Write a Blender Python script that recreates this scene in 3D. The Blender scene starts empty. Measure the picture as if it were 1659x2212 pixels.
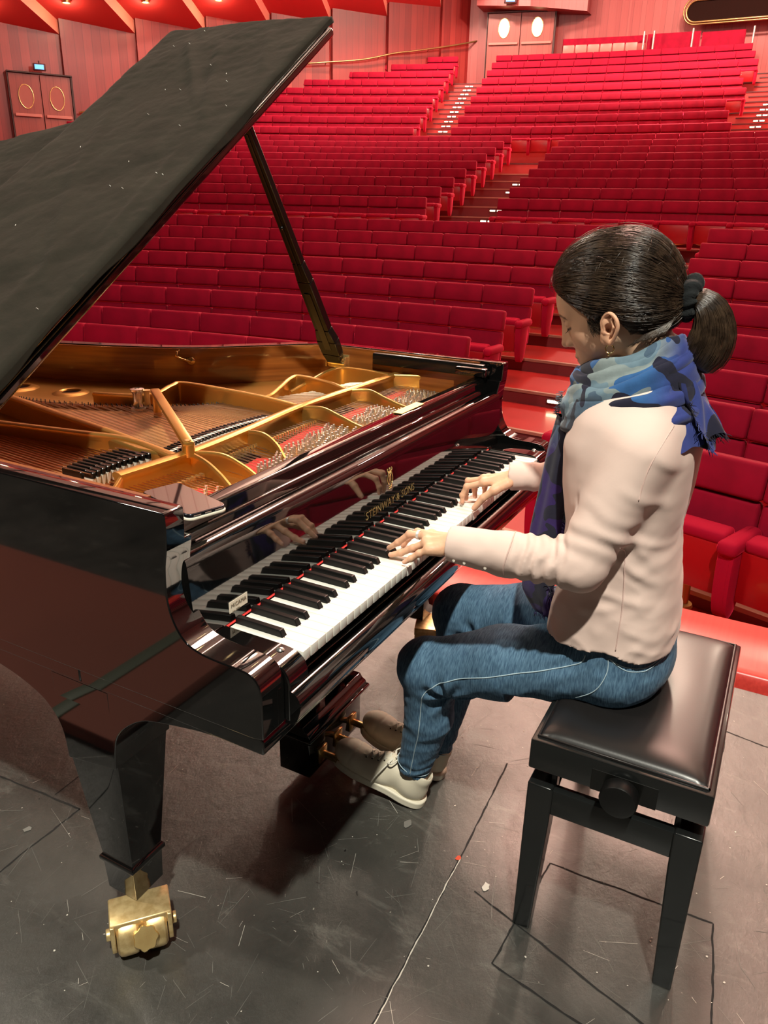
import bpy, bmesh, math, random
import numpy as np
from mathutils import Vector, Matrix
random.seed(7); np.random.seed(7)
PI = math.pi
scene = bpy.context.scene
COL = scene.collection

# ---------------------------------------------------------------- camera
CAM = np.array([-0.8041, -0.6103, 1.4203]); YAW, PITCH, ROLL, FPX = 0.4853, 0.3734, 0.0227, 1661.17
_f = np.array([math.cos(YAW)*math.cos(PITCH), math.sin(YAW)*math.cos(PITCH), -math.sin(PITCH)])
_r = np.cross(_f, [0, 0, 1.]); _r /= np.linalg.norm(_r); _u = np.cross(_r, _f)
_r2 = _r*math.cos(ROLL)+_u*math.sin(ROLL); _u2 = -_r*math.sin(ROLL)+_u*math.cos(ROLL)
cd = bpy.data.cameras.new('camera'); cam = bpy.data.objects.new('camera', cd); COL.objects.link(cam)
cd.sensor_fit = 'HORIZONTAL'; cd.sensor_width = 36; cd.lens = 36*FPX/1659
cd.clip_start = 0.05; cd.clip_end = 200
m = Matrix.Identity(4)
for i in range(3):
    m[i][0] = _r2[i]; m[i][1] = _u2[i]; m[i][2] = -_f[i]; m[i][3] = CAM[i]
cam.matrix_world = m
scene.camera = cam
def proj(P):
    d = np.asarray(P, float)-CAM; z = d@_f
    return (829.5+FPX*(d@_r2)/z, 1106-FPX*(d@_u2)/z, z)

# ---------------------------------------------------------------- world, lights, exposure
w = bpy.data.worlds.new('world'); scene.world = w; w.use_nodes = True
w.node_tree.nodes['Background'].inputs[0].default_value = (1.0, 0.62, 0.52, 1)
w.node_tree.nodes['Background'].inputs[1].default_value = 0.012
scene.view_settings.view_transform = 'Standard'; scene.view_settings.look = 'None'
scene.view_settings.gamma = 1; scene.view_settings.use_curve_mapping = False
scene.view_settings.exposure = 0.27

def area(name, loc, target, size, power, color):
    l = bpy.data.lights.new(name, 'AREA'); l.shape = 'DISK'; l.size = size; l.energy = power; l.color = color
    o = bpy.data.objects.new(name, l); COL.objects.link(o); o.location = loc
    o.rotation_euler = (Vector(target)-Vector(loc)).to_track_quat('-Z', 'Y').to_euler()
    return o
# stage working light high behind the photographer
area('stage_work_light', (-2.5, -1.66, 6.9), (0.6, -0.1, 0.6), 0.22, 560, (1.0, 0.965, 0.83))
area('side_fill_light', (-1.5, 4.5, 6.0), (0.6, -0.2, 0.8), 0.5, 150, (1.0, 0.9, 0.75))  # fill added from the side to brighten the face
# house lights in the ceiling over the audience
for i, (x, y, p) in enumerate([(6.5, 2.5, 170), (11, -3, 120), (11.5, 6, 380), (17, 2, 1000), (18, 11, 1000), (18, -6, 300),
                               (23.5, 3, 2300), (23.5, 11, 1700), (25, -3, 1300)]):
    area('house_light', (x, y, 10.6), (x-0.3, y, 0), 1.2, p, (1.0, 0.80, 0.62))
for (x, y, p) in [(6.5, -2, 160), (6.5, 6, 260), (12, 2, 450), (20, 0, 600), (20, 10, 800)]:      # unseen uplights added to brighten the slatted ceiling
    area('ceiling_uplight', (x, y, 7.4), (x, y, 12), 2.2, p, (1.0, 0.86, 0.74))
area('upper_wall_fill', (13, 7, 8.2), (19, 19, 10), 1.2, 520, (1.0, 0.84, 0.7))  # unseen light added to brighten the upper left wall
area('hall_front_wash', (7.5, 1.0, 8.6), (0.8, 0.0, 0.3), 2.6, 640, (1.0, 0.58, 0.46))

# ---------------------------------------------------------------- materials
MATS = {}
def mat(name, color, rough=0.5, metal=0.0, noise=None, bump=None, sheen=0.0, coat=0.0, spec=0.5, emit=None, coat_rough=0.03, sub=0.0):
    m = bpy.data.materials.new(name); m.use_nodes = True; nt = m.node_tree; b = nt.nodes['Principled BSDF']
    b.inputs['Base Color'].default_value = (*color, 1); b.inputs['Roughness'].default_value = rough
    b.inputs['Metallic'].default_value = metal; b.inputs['Specular IOR Level'].default_value = spec
    b.inputs['Coat Weight'].default_value = coat; b.inputs['Coat Roughness'].default_value = coat_rough
    if sheen:
        b.inputs['Sheen Weight'].default_value = sheen; b.inputs['Sheen Roughness'].default_value = 0.22 if sheen == 1.0 else 0.35
        b.inputs['Sheen Tint'].default_value = (min(1, color[0]*2+.5), color[1]*2+.035, color[2]*2+.07, 1) if sheen == 1.0 else (color[0]*.5+.5, color[1]*.5+.5, color[2]*.5+.5, 1)
    if sub:
        b.inputs['Subsurface Weight'].default_value = sub; b.inputs['Subsurface Radius'].default_value = (0.012, 0.005, 0.003)
        b.inputs['Subsurface Scale'].default_value = 1.0
    if emit:
        b.inputs['Emission Color'].default_value = (*emit[0], 1); b.inputs['Emission Strength'].default_value = emit[1]
    tc = nt.nodes.new('ShaderNodeTexCoord')
    if noise:   # (scale xyz, color2, detail, low, high)
        mp = nt.nodes.new('ShaderNodeMapping'); mp.inputs['Scale'].default_value = noise[0]
        nt.links.new(tc.outputs['Object'], mp.inputs[0])
        n = nt.nodes.new('ShaderNodeTexNoise'); n.inputs['Scale'].default_value = 1; n.inputs['Detail'].default_value = noise[2]
        nt.links.new(mp.outputs[0], n.inputs['Vector'])
        r = nt.nodes.new('ShaderNodeValToRGB'); r.color_ramp.elements[0].position = noise[3]; r.color_ramp.elements[1].position = noise[4]
        r.color_ramp.elements[0].color = (*color, 1); r.color_ramp.elements[1].color = (*noise[1], 1)
        nt.links.new(n.outputs[0], r.inputs[0]); nt.links.new(r.outputs[0], b.inputs['Base Color'])
    if bump:    # (scale xyz, strength, distance)
        mp = nt.nodes.new('ShaderNodeMapping'); mp.inputs['Scale'].default_value = bump[0]
        nt.links.new(tc.outputs['Object'], mp.inputs[0])
        n = nt.nodes.new('ShaderNodeTexNoise'); n.inputs['Scale'].default_value = 1; n.inputs['Detail'].default_value = 4
        nt.links.new(mp.outputs[0], n.inputs['Vector'])
        bp = nt.nodes.new('ShaderNodeBump'); bp.inputs['Strength'].default_value = bump[1]; bp.inputs['Distance'].default_value = bump[2]
        nt.links.new(n.outputs[0], bp.inputs['Height']); nt.links.new(bp.outputs[0], b.inputs['Normal'])
    MATS[name] = m
    return m
mat('velvet', (0.25, 0.0007, 0.0165), 0.85, sheen=1.0, noise=((6, 6, 6), (0.20, 0.0006, 0.013), 3, .35, .65), spec=0.15)
mat('velvet_bright', (0.30, 0.0008, 0.018), 0.85, sheen=1.0, spec=0.15)
mat('red_board', (0.30, 0.002, 0.005), 0.35, coat=0.2)
mat('gold_paint', (0.50, 0.33, 0.10), 0.35, metal=0.55)
mat('seat_dark', (0.05, 0.004, 0.006), 0.6)
mat('lacquer', (0.003, 0.003, 0.003), 0.04, coat=0.6, spec=0.8)
mat('satin_black', (0.006, 0.006, 0.0055), 0.22, spec=0.4)
mat('bench_wood', (0.008, 0.009, 0.009), 0.25, coat=0.3, bump=((60, 60, 60), .04, .002))
mat('leather', (0.010, 0.009, 0.009), 0.36, bump=((260, 260, 260), .12, .0006), coat=0.15, coat_rough=0.25)
mat('ivory', (0.80, 0.79, 0.72), 0.16, spec=0.5)
mat('ebony', (0.005, 0.005, 0.005), 0.36, spec=0.35)
mat('felt_red', (0.75, 0.035, 0.03), 0.95, bump=((200, 200, 200), .3, .001), sheen=0.3)
mat('felt_white', (0.75, 0.70, 0.60), 0.95)
mat('brass', (0.90, 0.66, 0.28), 0.24, metal=0.85, noise=((25, 25, 25), (0.74, 0.50, 0.20), 4, .4, .7))
mat('brass_worn', (0.86, 0.66, 0.33), 0.38, metal=0.7, noise=((60, 60, 60), (0.66, 0.46, 0.20), 5, .4, .65), bump=((120, 120, 120), .15, .0008))
mat('plate_gold', (0.66, 0.37, 0.095), 0.33, metal=0.82, bump=((90, 90, 90), .08, .001), noise=((5, 5, 5), (0.58, 0.31, 0.07), 4, .3, .7))
mat('copper', (0.72, 0.33, 0.16), 0.3, metal=1.0)
mat('steel', (0.74, 0.73, 0.70), 0.20, metal=0.9)
mat('steel_string', (0.72, 0.62, 0.48), 0.3, metal=1.0)
mat('mahogany', (0.13, 0.036, 0.008), 0.18, coat=0.5, noise=((1.5, 3, 60), (0.27, 0.088, 0.018), 5, .3, .7))
mat('soundboard', (0.42, 0.20, 0.07), 0.35, coat=0.3, noise=((2, 40, 2), (0.5, 0.26, 0.1), 4, .3, .7))
mat('cloth_black', (0.018, 0.0165, 0.0122), 0.95, sheen=0.10, noise=((9, 9, 9), (0.026, 0.0238, 0.0178), 5, .3, .75), bump=((38, 38, 38), .22, .008), spec=0.1)
mat('lint', (0.7, 0.7, 0.66), 0.9)
mat('paper', (0.80, 0.75, 0.62), 0.5)
mat('ink', (0.18, 0.15, 0.10), 0.5)
mat('phone_glass', (0.004, 0.004, 0.005), 0.03, coat=1.0, spec=0.7)
mat('phone_frame', (0.05, 0.055, 0.07), 0.22, metal=0.9)
mat('strip_red', (0.62, 0.045, 0.035), 0.33, coat=0.2, noise=((2, 90, 90), (0.72, 0.06, 0.045), 3, .35, .65))
mat('linoleum', (0.36, 0.016, 0.015), 0.28, coat=0.2, noise=((1.5, 1.5, 1.5), (0.36, 0.02, 0.018), 4, .3, .7))
mat('nosing', (0.34, 0.17, 0.12), 0.35, metal=0.3)
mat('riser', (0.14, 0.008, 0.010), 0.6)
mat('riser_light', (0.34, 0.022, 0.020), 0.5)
mat('step_glow', (1, 0.85, 0.55), 0.5, emit=((1.0, 0.82, 0.5), 9.0))
mat('lamp_glow', (1, 0.85, 0.5), 0.5, emit=((1.0, 0.74, 0.35), 14.0))
mat('sign_blue', (0.1, 0.3, 0.7), 0.4, emit=((0.12, 0.42, 1.0), 1.3))
mat('door_pane', (0.9, 0.8, 0.5), 0.3, emit=((1.0, 0.82, 0.45), 2.2))  # brightness put into the door glass as glow; the pane is no lamp
mat('door_pane_dim', (0.25, 0.06, 0.05), 0.12, emit=((1.0, 0.35, 0.25), 0.10))  # faint red glow painted into the darker door glass
mat('booth_dark', (0.012, 0.004, 0.003), 0.9, spec=0.05)
mat('bronze', (0.35, 0.20, 0.08), 0.3, metal=0.8)
mat('bar_pink', (0.42, 0.11, 0.09), 0.45)
mat('dark_trim', (0.03, 0.003, 0.003), 0.6)
mat('stage_black', (0.006, 0.006, 0.006), 0.9)

def wood_wall(name, c1, c2, scale):
    m = bpy.data.materials.new(name); m.use_nodes = True; nt = m.node_tree; b = nt.nodes['Principled BSDF']
    tc = nt.nodes.new('ShaderNodeTexCoord')
    uvn = tc.outputs['UV']
    sep = nt.nodes.new('ShaderNodeSeparateXYZ'); nt.links.new(uvn, sep.inputs[0])
    mul = nt.nodes.new('ShaderNodeMath'); mul.operation = 'MULTIPLY'; mul.inputs[1].default_value = scale; nt.links.new(sep.outputs[0], mul.inputs[0])
    fl = nt.nodes.new('ShaderNodeMath'); fl.operation = 'FLOOR'; nt.links.new(mul.outputs[0], fl.inputs[0])
    wn = nt.nodes.new('ShaderNodeTexWhiteNoise'); wn.noise_dimensions = '1D'; nt.links.new(fl.outputs[0], wn.inputs['W'])
    fr = nt.nodes.new('ShaderNodeMath'); fr.operation = 'FRACT'; nt.links.new(mul.outputs[0], fr.inputs[0])
    lt = nt.nodes.new('ShaderNodeMath'); lt.operation = 'LESS_THAN'; lt.inputs[1].default_value = 0.05; nt.links.new(fr.outputs[0], lt.inputs[0])
    mp = nt.nodes.new('ShaderNodeMapping'); mp.inputs['Scale'].default_value = (30, 1.2, 1); nt.links.new(uvn, mp.inputs[0])
    n = nt.nodes.new('ShaderNodeTexNoise'); n.inputs['Scale'].default_value = 1; n.inputs['Detail'].default_value = 5; nt.links.new(mp.outputs[0], n.inputs['Vector'])
    ad = nt.nodes.new('ShaderNodeMath'); ad.operation = 'ADD'; nt.links.new(wn.outputs['Value'], ad.inputs[0]); nt.links.new(n.outputs[0], ad.inputs[1])
    sc = nt.nodes.new('ShaderNodeMath'); sc.operation = 'MULTIPLY'; sc.inputs[1].default_value = 0.5; nt.links.new(ad.outputs[0], sc.inputs[0])
    r = nt.nodes.new('ShaderNodeValToRGB'); r.color_ramp.elements[0].color = (*c1, 1); r.color_ramp.elements[1].color = (*c2, 1)
    r.color_ramp.elements[0].position = .2; r.color_ramp.elements[1].position = .8
    nt.links.new(sc.outputs[0], r.inputs[0])
    mx = nt.nodes.new('ShaderNodeMix'); mx.data_type = 'RGBA'; nt.links.new(lt.outputs[0], mx.inputs[0])
    nt.links.new(r.outputs[0], mx.inputs[6]); mx.inputs[7].default_value = (c1[0]*.7, c1[1]*.5, c1[2]*.5, 1)
    nt.links.new(mx.outputs[2], b.inputs['Base Color']); b.inputs['Roughness'].default_value = 0.42
    MATS[name] = m
wood_wall('wall_wood', (0.17, 0.0065, 0.0065), (0.27, 0.022, 0.018), 4.0)
wood_wall('wall_wood_light', (0.235, 0.022, 0.022), (0.29, 0.042, 0.039), 4.0)
wood_wall('door_wood', (0.20, 0.022, 0.016), (0.27, 0.042, 0.03), 5.0)
wood_wall('ceiling_slats', (0.66, 0.50, 0.42), (0.80, 0.64, 0.54), 2.5)

# stage floor: worn black paint
def floor_mat():
    m = bpy.data.materials.new('stage_floor'); m.use_nodes = True; nt = m.node_tree; b = nt.nodes['Principled BSDF']; L = nt.links.new
    tc = nt.nodes.new('ShaderNodeTexCoord')
    def noise(s, d, dist=0.0, rough=.6):
        mp = nt.nodes.new('ShaderNodeMapping'); mp.inputs['Scale'].default_value = s; L(tc.outputs['Object'], mp.inputs[0])
        n = nt.nodes.new('ShaderNodeTexNoise'); n.inputs['Scale'].default_value = 1; n.inputs['Detail'].default_value = d
        n.inputs['Distortion'].default_value = dist; n.inputs['Roughness'].default_value = rough; L(mp.outputs[0], n.inputs['Vector']); return n
    def ramp(n, p0, p1, c0, c1):
        r = nt.nodes.new('ShaderNodeValToRGB'); r.color_ramp.elements[0].position = p0; r.color_ramp.elements[1].position = p1
        r.color_ramp.elements[0].color = (*c0, 1); r.color_ramp.elements[1].color = (*c1, 1); L(n.outputs[0], r.inputs[0]); return r
    def mixc(fac, a, bcol):
        x = nt.nodes.new('ShaderNodeMix'); x.data_type = 'RGBA'; L(fac, x.inputs[0]); L(a, x.inputs[6]); x.inputs[7].default_value = (*bcol, 1); return x.outputs[2]
    base = ramp(noise((2.2, 2.2, 2.2), 8, .4, .65), .32, .72, (0.023, 0.023, 0.0205), (0.072, 0.068, 0.060)).outputs[0]
    smear = ramp(noise((9, 3, 1), 9, 1.2, .75), .56, .74, (0, 0, 0), (1, 1, 1)).outputs[0]
    base = mixc(smear, base, (0.115, 0.112, 0.10))
    speck = ramp(noise((70, 70, 1), 2, .2), .74, .77, (0, 0, 0), (1, 1, 1)).outputs[0]
    base = mixc(speck, base, (0.30, 0.28, 0.24))
    dark = ramp(noise((40, 55, 1), 2, .5), .73, .77, (0, 0, 0), (1, 1, 1)).outputs[0]
    base = mixc(dark, base, (0.006, 0.005, 0.005))
    L(base, b.inputs['Base Color'])
    rr = ramp(noise((5, 5, 5), 7, .3, .7), .3, .7, (0.30, 0.30, 0.30), (0.46, 0.46, 0.46)); L(rr.outputs[0], b.inputs['Roughness'])
    b.inputs['Specular IOR Level'].default_value = 0.85
    bp = nt.nodes.new('ShaderNodeBump'); bp.inputs['Strength'].default_value = 0.5; bp.inputs['Distance'].default_value = 0.004
    L(noise((20, 26, 1), 9, .15, .72).outputs[0], bp.inputs['Height']); L(bp.outputs[0], b.inputs['Normal'])
    MATS['stage_floor'] = m
floor_mat()
mat('floor_crack', (0.004, 0.004, 0.004), 0.8)
mat('floor_chalk', (0.16, 0.155, 0.14), 0.7)
mat('floor_paint', (0.55, 0.52, 0.46), 0.6)
mat('floor_red', (0.6, 0.06, 0.02), 0.6)

# ---------------------------------------------------------------- mesh helpers
class MB:
    def __init__(s): s.v = []; s.f = []; s.m = []; s.uv = {}
    def add(s, verts, faces, mi=0):
        o = len(s.v); s.v += [tuple(map(float, v)) for v in verts]
        s.f += [tuple(o+i for i in f) for f in faces]; s.m += [mi]*len(faces); return s
    def box(s, a, b, mi=0):
        (x0, y0, z0), (x1, y1, z1) = a, b
        return s.add([(x0, y0, z0), (x1, y0, z0), (x1, y1, z0), (x0, y1, z0), (x0, y0, z1), (x1, y0, z1), (x1, y1, z1), (x0, y1, z1)],
                     [(0, 3, 2, 1), (4, 5, 6, 7), (0, 1, 5, 4), (1, 2, 6, 5), (2, 3, 7, 6), (3, 0, 4, 7)], mi)
    def rbox(s, a, b, r=.01, seg=3, mi=0, M=None):
        bm = bmesh.new(); c = [(p+q)/2 for p, q in zip(a, b)]; d = [abs(q-p) for p, q in zip(a, b)]
        bmesh.ops.create_cube(bm, size=1, matrix=Matrix.Translation(c) @ Matrix.Diagonal((*d, 1)))
        bmesh.ops.bevel(bm, geom=bm.edges[:], offset=min(r, min(d)*.49), segments=seg, profile=.5, affect='EDGES')
        if M is not None: bm.transform(M)
        bm.verts.index_update(); s.add([v.co for v in bm.verts], [[v.index for v in f.verts] for f in bm.faces], mi); bm.free(); return s
    def prism(s, poly, a, b, axis=0, mi=0, cap=True):
        n = len(poly)
        def P(q, t):
            return [(t, q[0], q[1]), (q[0], t, q[1]), (q[0], q[1], t)][axis]
        v = [P(q, a) for q in poly]+[P(q, b) for q in poly]
        f = [(i, (i+1) % n, n+(i+1) % n, n+i) for i in range(n)]
        if cap: f += [tuple(range(n))[::-1], tuple(range(n, 2*n))]
        return s.add(v, f, mi)
    def tube(s, pts, rad, n=8, mi=0, cap=True, flat=None):
        pts = [Vector(p) for p in pts]; rad = rad if hasattr(rad, '__len__') else [rad]*len(pts)
        v = []; up = None
        for i, p in enumerate(pts):
            t = (pts[min(i+1, len(pts)-1)]-pts[max(i-1, 0)]).normalized()
            if up is None:
                up = Vector((0, 0, 1)) if abs(t.z) < .9 else Vector((1, 0, 0))
            a = t.cross(up).normalized(); bb = a.cross(t).normalized(); up = bb
            for k in range(n):
                an = 2*PI*k/n; fl = flat if flat else 1
                v.append(p+a*math.cos(an)*rad[i]+bb*math.sin(an)*rad[i]*fl)
        f = [(i*n+k, i*n+(k+1) % n, (i+1)*n+(k+1) % n, (i+1)*n+k) for i in range(len(pts)-1) for k in range(n)]
        if cap: f += [tuple(range(n))[::-1], tuple(range((len(pts)-1)*n, len(pts)*n))]
        return s.add(v, f, mi)
    def cyl(s, p, q, r, n=20, mi=0, r2=None): return s.tube([p, q], [r, r if r2 is None else r2], n, mi)
    def lathe(s, prof, c, n=24, mi=0, M=None):
        v = []; k = len(prof)
        for j in range(n):
            a = 2*PI*j/n
            for r, z in prof: v.append(Vector((r*math.cos(a), r*math.sin(a), z)))
        if M is not None: v = [M @ x for x in v]
        v = [x+Vector(c) for x in v]
        f = [(j*k+i, ((j+1) % n)*k+i, ((j+1) % n)*k+i+1, j*k+i+1) for j in range(n) for i in range(k-1)]
        return s.add(v, f, mi)
    def grid(s, fn, nu, nv, mi=0):
        v = [fn(i/(nu-1), j/(nv-1)) for i in range(nu) for j in range(nv)]
        f = [(i*nv+j, (i+1)*nv+j, (i+1)*nv+j+1, i*nv+j+1) for i in range(nu-1) for j in range(nv-1)]
        return s.add(v, f, mi)
    def build(s, name, mats, parent=None, smooth=False, loc=None, fix=True, angle=None):
        me = bpy.data.meshes.new(name); me.from_pydata(s.v, [], s.f)
        mats = mats if isinstance(mats, (list, tuple)) else [mats]
        for x in mats: me.materials.append(MATS[x])
        if len(mats) > 1: me.polygons.foreach_set('material_index', s.m)
        if fix:
            bm = bmesh.new(); bm.from_mesh(me); bmesh.ops.recalc_face_normals(bm, faces=bm.faces); bm.to_mesh(me); bm.free()
        if smooth:
            me.polygons.foreach_set('use_smooth', [True]*len(me.polygons))
            if angle: me.set_sharp_from_angle(angle=angle)
        me.update()
        o = bpy.data.objects.new(name, me); COL.objects.link(o)
        if parent: o.parent = parent
        if loc: o.location = loc
        return o
def bevel(o, wdt, seg=2, ang=40):
    md = o.modifiers.new('bevel', 'BEVEL'); md.width = wdt; md.segments = seg; md.limit_method = 'ANGLE'; md.angle_limit = math.radians(ang)
    md.harden_normals = False
    for p in o.data.polygons: p.use_smooth = True
    o.data.set_sharp_from_angle(angle=math.radians(50))
    return o
def tag(o, label=None, cat=None, group=None, kind=None):
    if label: o['label'] = label
    if cat: o['category'] = cat
    if group: o['group'] = group
    if kind: o['kind'] = kind
    return o
def thing(name, label, cat, loc=(0, 0, 0), rz=0, group=None, parent=None):
    o = bpy.data.objects.new(name, None); COL.objects.link(o); o.location = loc; o.rotation_euler = (0, 0, rz); o.empty_display_size = .1
    tag(o, label, cat, group)
    return o
def kids(o): return [c for c in bpy.data.objects if c.parent == o]
def dup(root, ch, loc, rz, label=None, group=None):
    r = root.copy(); COL.objects.link(r); r.location = loc; r.rotation_euler = (0, 0, rz)
    if label: r['label'] = label
    if group: r['group'] = group
    for c in ch:
        k = c.copy(); COL.objects.link(k); k.parent = r
    return r
def catmull(pts, n=8, closed=False):
    P = [np.array(p, float) for p in pts]; out = []
    N = len(P); rng = range(N) if closed else range(N-1)
    for i in rng:
        p0 = P[(i-1) % N] if closed or i > 0 else P[0]; p1 = P[i]; p2 = P[(i+1) % N]; p3 = P[(i+2) % N] if closed or i+2 < N else P[-1]
        for k in range(n):
            t = k/n; out.append(.5*((2*p1)+(-p0+p2)*t+(2*p0-5*p1+4*p2-p3)*t*t+(-p0+3*p1-3*p2+p3)*t**3))
    if not closed: out.append(P[-1])
    return out
# ================================================================ THE SETTING
XC, YC = -6.73, 2.68          # centre of the curved rows
def arc(R, deg, z=0): a = math.radians(deg); return (XC+R*math.cos(a), YC+R*math.sin(a), z)

# stage floor with its seams, scratches and paint chips in the same mesh
f = MB()
f.add([(-7, -7, 0), (1.62, -7, 0), (1.62, 9, 0), (-7, 9, 0)], [(0, 1, 2, 3)], 0)
f.add([(1.62, -7, 0), (1.62, 9, 0), (1.62, 9, -.9), (1.62, -7, -.9)], [(0, 1, 2, 3)], 0)
def line(a, b, wd, mi, z=.0006, jit=.0, seg=1):
    a = np.array(a, float); b = np.array(b, float); d = b-a; L = np.linalg.norm(d)
    if L < 1e-4: return
    n = np.array([-d[1], d[0]])/L; pts = []
    off = 0
    for i in range(seg+1):
        t = i/seg; off = off*.7+random.uniform(-jit, jit); c = a+d*t+n*off
        ww = wd*random.uniform(.55, 1.2) if seg > 1 else wd
        pts += [(*(c-n*ww/2), z), (*(c+n*ww/2), z)]
    f.add(pts, [(2*i, 2*i+2, 2*i+3, 2*i+1) for i in range(seg)], mi)
seams = [((.613, -.327), (.625, -.683)), ((.625, -.683), (.30, -.72)), ((.613, -.327), (.30, -.30)), ((.30, -.30), (.22, -.72)),
         ((.898, -.118), (.412, -.140)), ((.412, -.140), (.02, -.148)), ((1.338, -.751), (1.362, -.60)), ((1.55, -.62), (1.25, -.64)),
         ((.196, .763), (-.05, .765)), ((.196, .763), (.173, 1.10)), ((.45, -.20), (.28, -.72)), ((1.5, .9), (.2, .86)),
         ((-.029, .769), (-.6, .79)), ((.173, 1.10), (.16, 2.4)), ((1.50, -.10), (1.50, 2.5)), ((-.3, -.15), (-2, -.17))]
for a, b in seams: line(a, b, .0045, 1, .0007, .0012, 24)
line((.52, -.136), (.02, -.152), .0026, 3, .0010, .0010, 40)
line((.52, -.225), (.40, -.26), .0016, 2, .0009, .0015, 12)
for i in range(1250):
    x = random.uniform(-.5, 1.2); y = random.uniform(-1.1, 1.0); a = random.gauss(.5, 1.0); L = abs(random.gauss(0, .045))+.006
    line((x, y), (x+L*math.cos(a), y+L*math.sin(a)), random.uniform(.0003, .0010), 2 if random.random() < .88 else 3, .0005+.0001*(i % 5), .0004, 4)
for i in range(260):     # paint chips and crumbs
    x = random.uniform(-.4, 1.5); y = random.uniform(-1.1, .9); r = random.uniform(.0008, .0028); k = 6
    a0 = random.random()*6
    f.add([(x+r*random.uniform(.5, 1.2)*math.cos(a0+q), y+r*random.uniform(.5, 1.2)*math.sin(a0+q), .0012) for q in np.linspace(0, 2*PI, k, endpoint=False)], [tuple(range(k))], 3)
for (x, y, r, mi) in [(.519, -.132, .009, 4), (.475, -.219, .013, 3), (.558, .022, .014, 2), (.085, .82, .012, 2)]:
    k = 9
    f.add([(x+r*random.uniform(.6, 1.2)*math.cos(q), y+r*.7*random.uniform(.6, 1.2)*math.sin(q), .0015) for q in np.linspace(0, 2*PI, k, endpoint=False)], [tuple(range(k))], mi)
tag(f.build('floor', ['stage_floor', 'floor_crack', 'floor_chalk', 'floor_paint', 'floor_red'], fix=False), kind='structure')

# red edge board at the front of the stage
b = MB(); b.prism([(1.66, -.9), (1.66, .0), (1.675, .028), (1.70, .036), (2.03, .036), (2.05, .02), (2.05, -.9)], -7, 9, axis=1)
o = b.build('trim_1', 'strip_red'); bevel(o, .006, 2); tag(o, kind='structure')

# hall floor: curved stepped platforms. row radius (backrest plane) and backrest top height
ROWS = {}
ROWS['F-1'] = (10.40, 0.33); ROWS['F0'] = (11.12, 0.425)
for k in range(1, 8): ROWS['F%d' % k] = (11.95+.95*(k-1), [0.467, 0.583, 0.717, 0.854, 0.994, 1.135, 1.292][k-1])
for k in range(1, 10): ROWS['M%d' % k] = (19.6+.95*(k-1), 1.66+.204*(k-1))
for k in range(1, 10): ROWS['U%d' % k] = (28.2+.95*(k-1), 3.59+.37*(k-1))
SH = .93
lev = sorted([(R-.56, z-SH) for R, z in ROWS.values()])
def sector(mb, R0, R1, z0, z1, a0=-38, a1=44, n=60, mt=0, mr=1):
    v = []; fs = []; ms = []
    for i in range(n+1):
        a = a0+(a1-a0)*i/n
        v += [arc(R0, a, z0), arc(R0, a, z1), arc(R1, a, z1)]
    for i in range(n):
        q = 3*i
        mb.add([v[q], v[q+3], v[q+4], v[q+1]], [(0, 1, 2, 3)], mr)
        mb.add([v[q+1], v[q+4], v[q+5], v[q+2]], [(0, 1, 2, 3)], mt)
hf = MB()
hf.add([(1.9, -12, -.64), (12, -12, -.64), (12, 26, -.64), (1.9, 26, -.64)], [(0, 1, 2, 3)], 0)
for i, (R, z) in enumerate(lev):
    R1 = lev[i+1][0] if i+1 < len(lev) else 37.2
    zp = lev[i-1][1] if i else -.64
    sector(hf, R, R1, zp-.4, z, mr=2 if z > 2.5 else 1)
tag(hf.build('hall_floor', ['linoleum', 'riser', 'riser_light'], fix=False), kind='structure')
# metal nosings on each tread; upper ones painted dark for the shade beneath
ns = MB()
for (R, z) in lev:
    n = 60; mi = 3 if z > 2.5 else 0
    for i in range(n):
        a, c = -38+82*i/n, -38+82*(i+1)/n
        ns.add([arc(R-.012, a, z-.022), arc(R-.012, c, z-.022), arc(R-.012, c, z+.004), arc(R-.012, a, z+.004), arc(R+.03, c, z+.004), arc(R+.03, a, z+.004)],
               [(0, 1, 2, 3), (3, 2, 4, 5)], mi)
# half steps in the steep upper aisles, shade under their nosings painted dark
for k in range(1, 10):
    R, z = ROWS['U%d' % k]; R -= .56; zf = z-SH
    for (a0, a1) in [(12.85, 14.9), (-3.6, -1.1)]:
        A = a0; n = 4
        for i in range(n):
            p, q = a0+(a1-a0)*i/n, a0+(a1-a0)*(i+1)/n
            ns.add([arc(R-.46, p, zf-.6), arc(R-.46, q, zf-.6), arc(R-.46, q, zf-.18), arc(R-.46, p, zf-.18), arc(R+.02, q, zf-.18), arc(R+.02, p, zf-.18)],
                   [(0, 1, 2, 3)], 2)
            ns.add([arc(R-.46, p, zf-.18), arc(R-.46, q, zf-.18), arc(R, q, zf-.18), arc(R, p, zf-.18)], [(0, 1, 2, 3)], 1)
            ns.add([arc(R-.475, p, zf-.20), arc(R-.475, q, zf-.20), arc(R-.475, q, zf-.172), arc(R-.475, p, zf-.172), arc(R-.43, q, zf-.172), arc(R-.43, p, zf-.172)],
                   [(0, 1, 2, 3), (3, 2, 4, 5)], 3)
tag(ns.build('trim_2', ['nosing', 'linoleum', 'riser_light', 'seat_dark'], fix=False), kind='structure')

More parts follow.
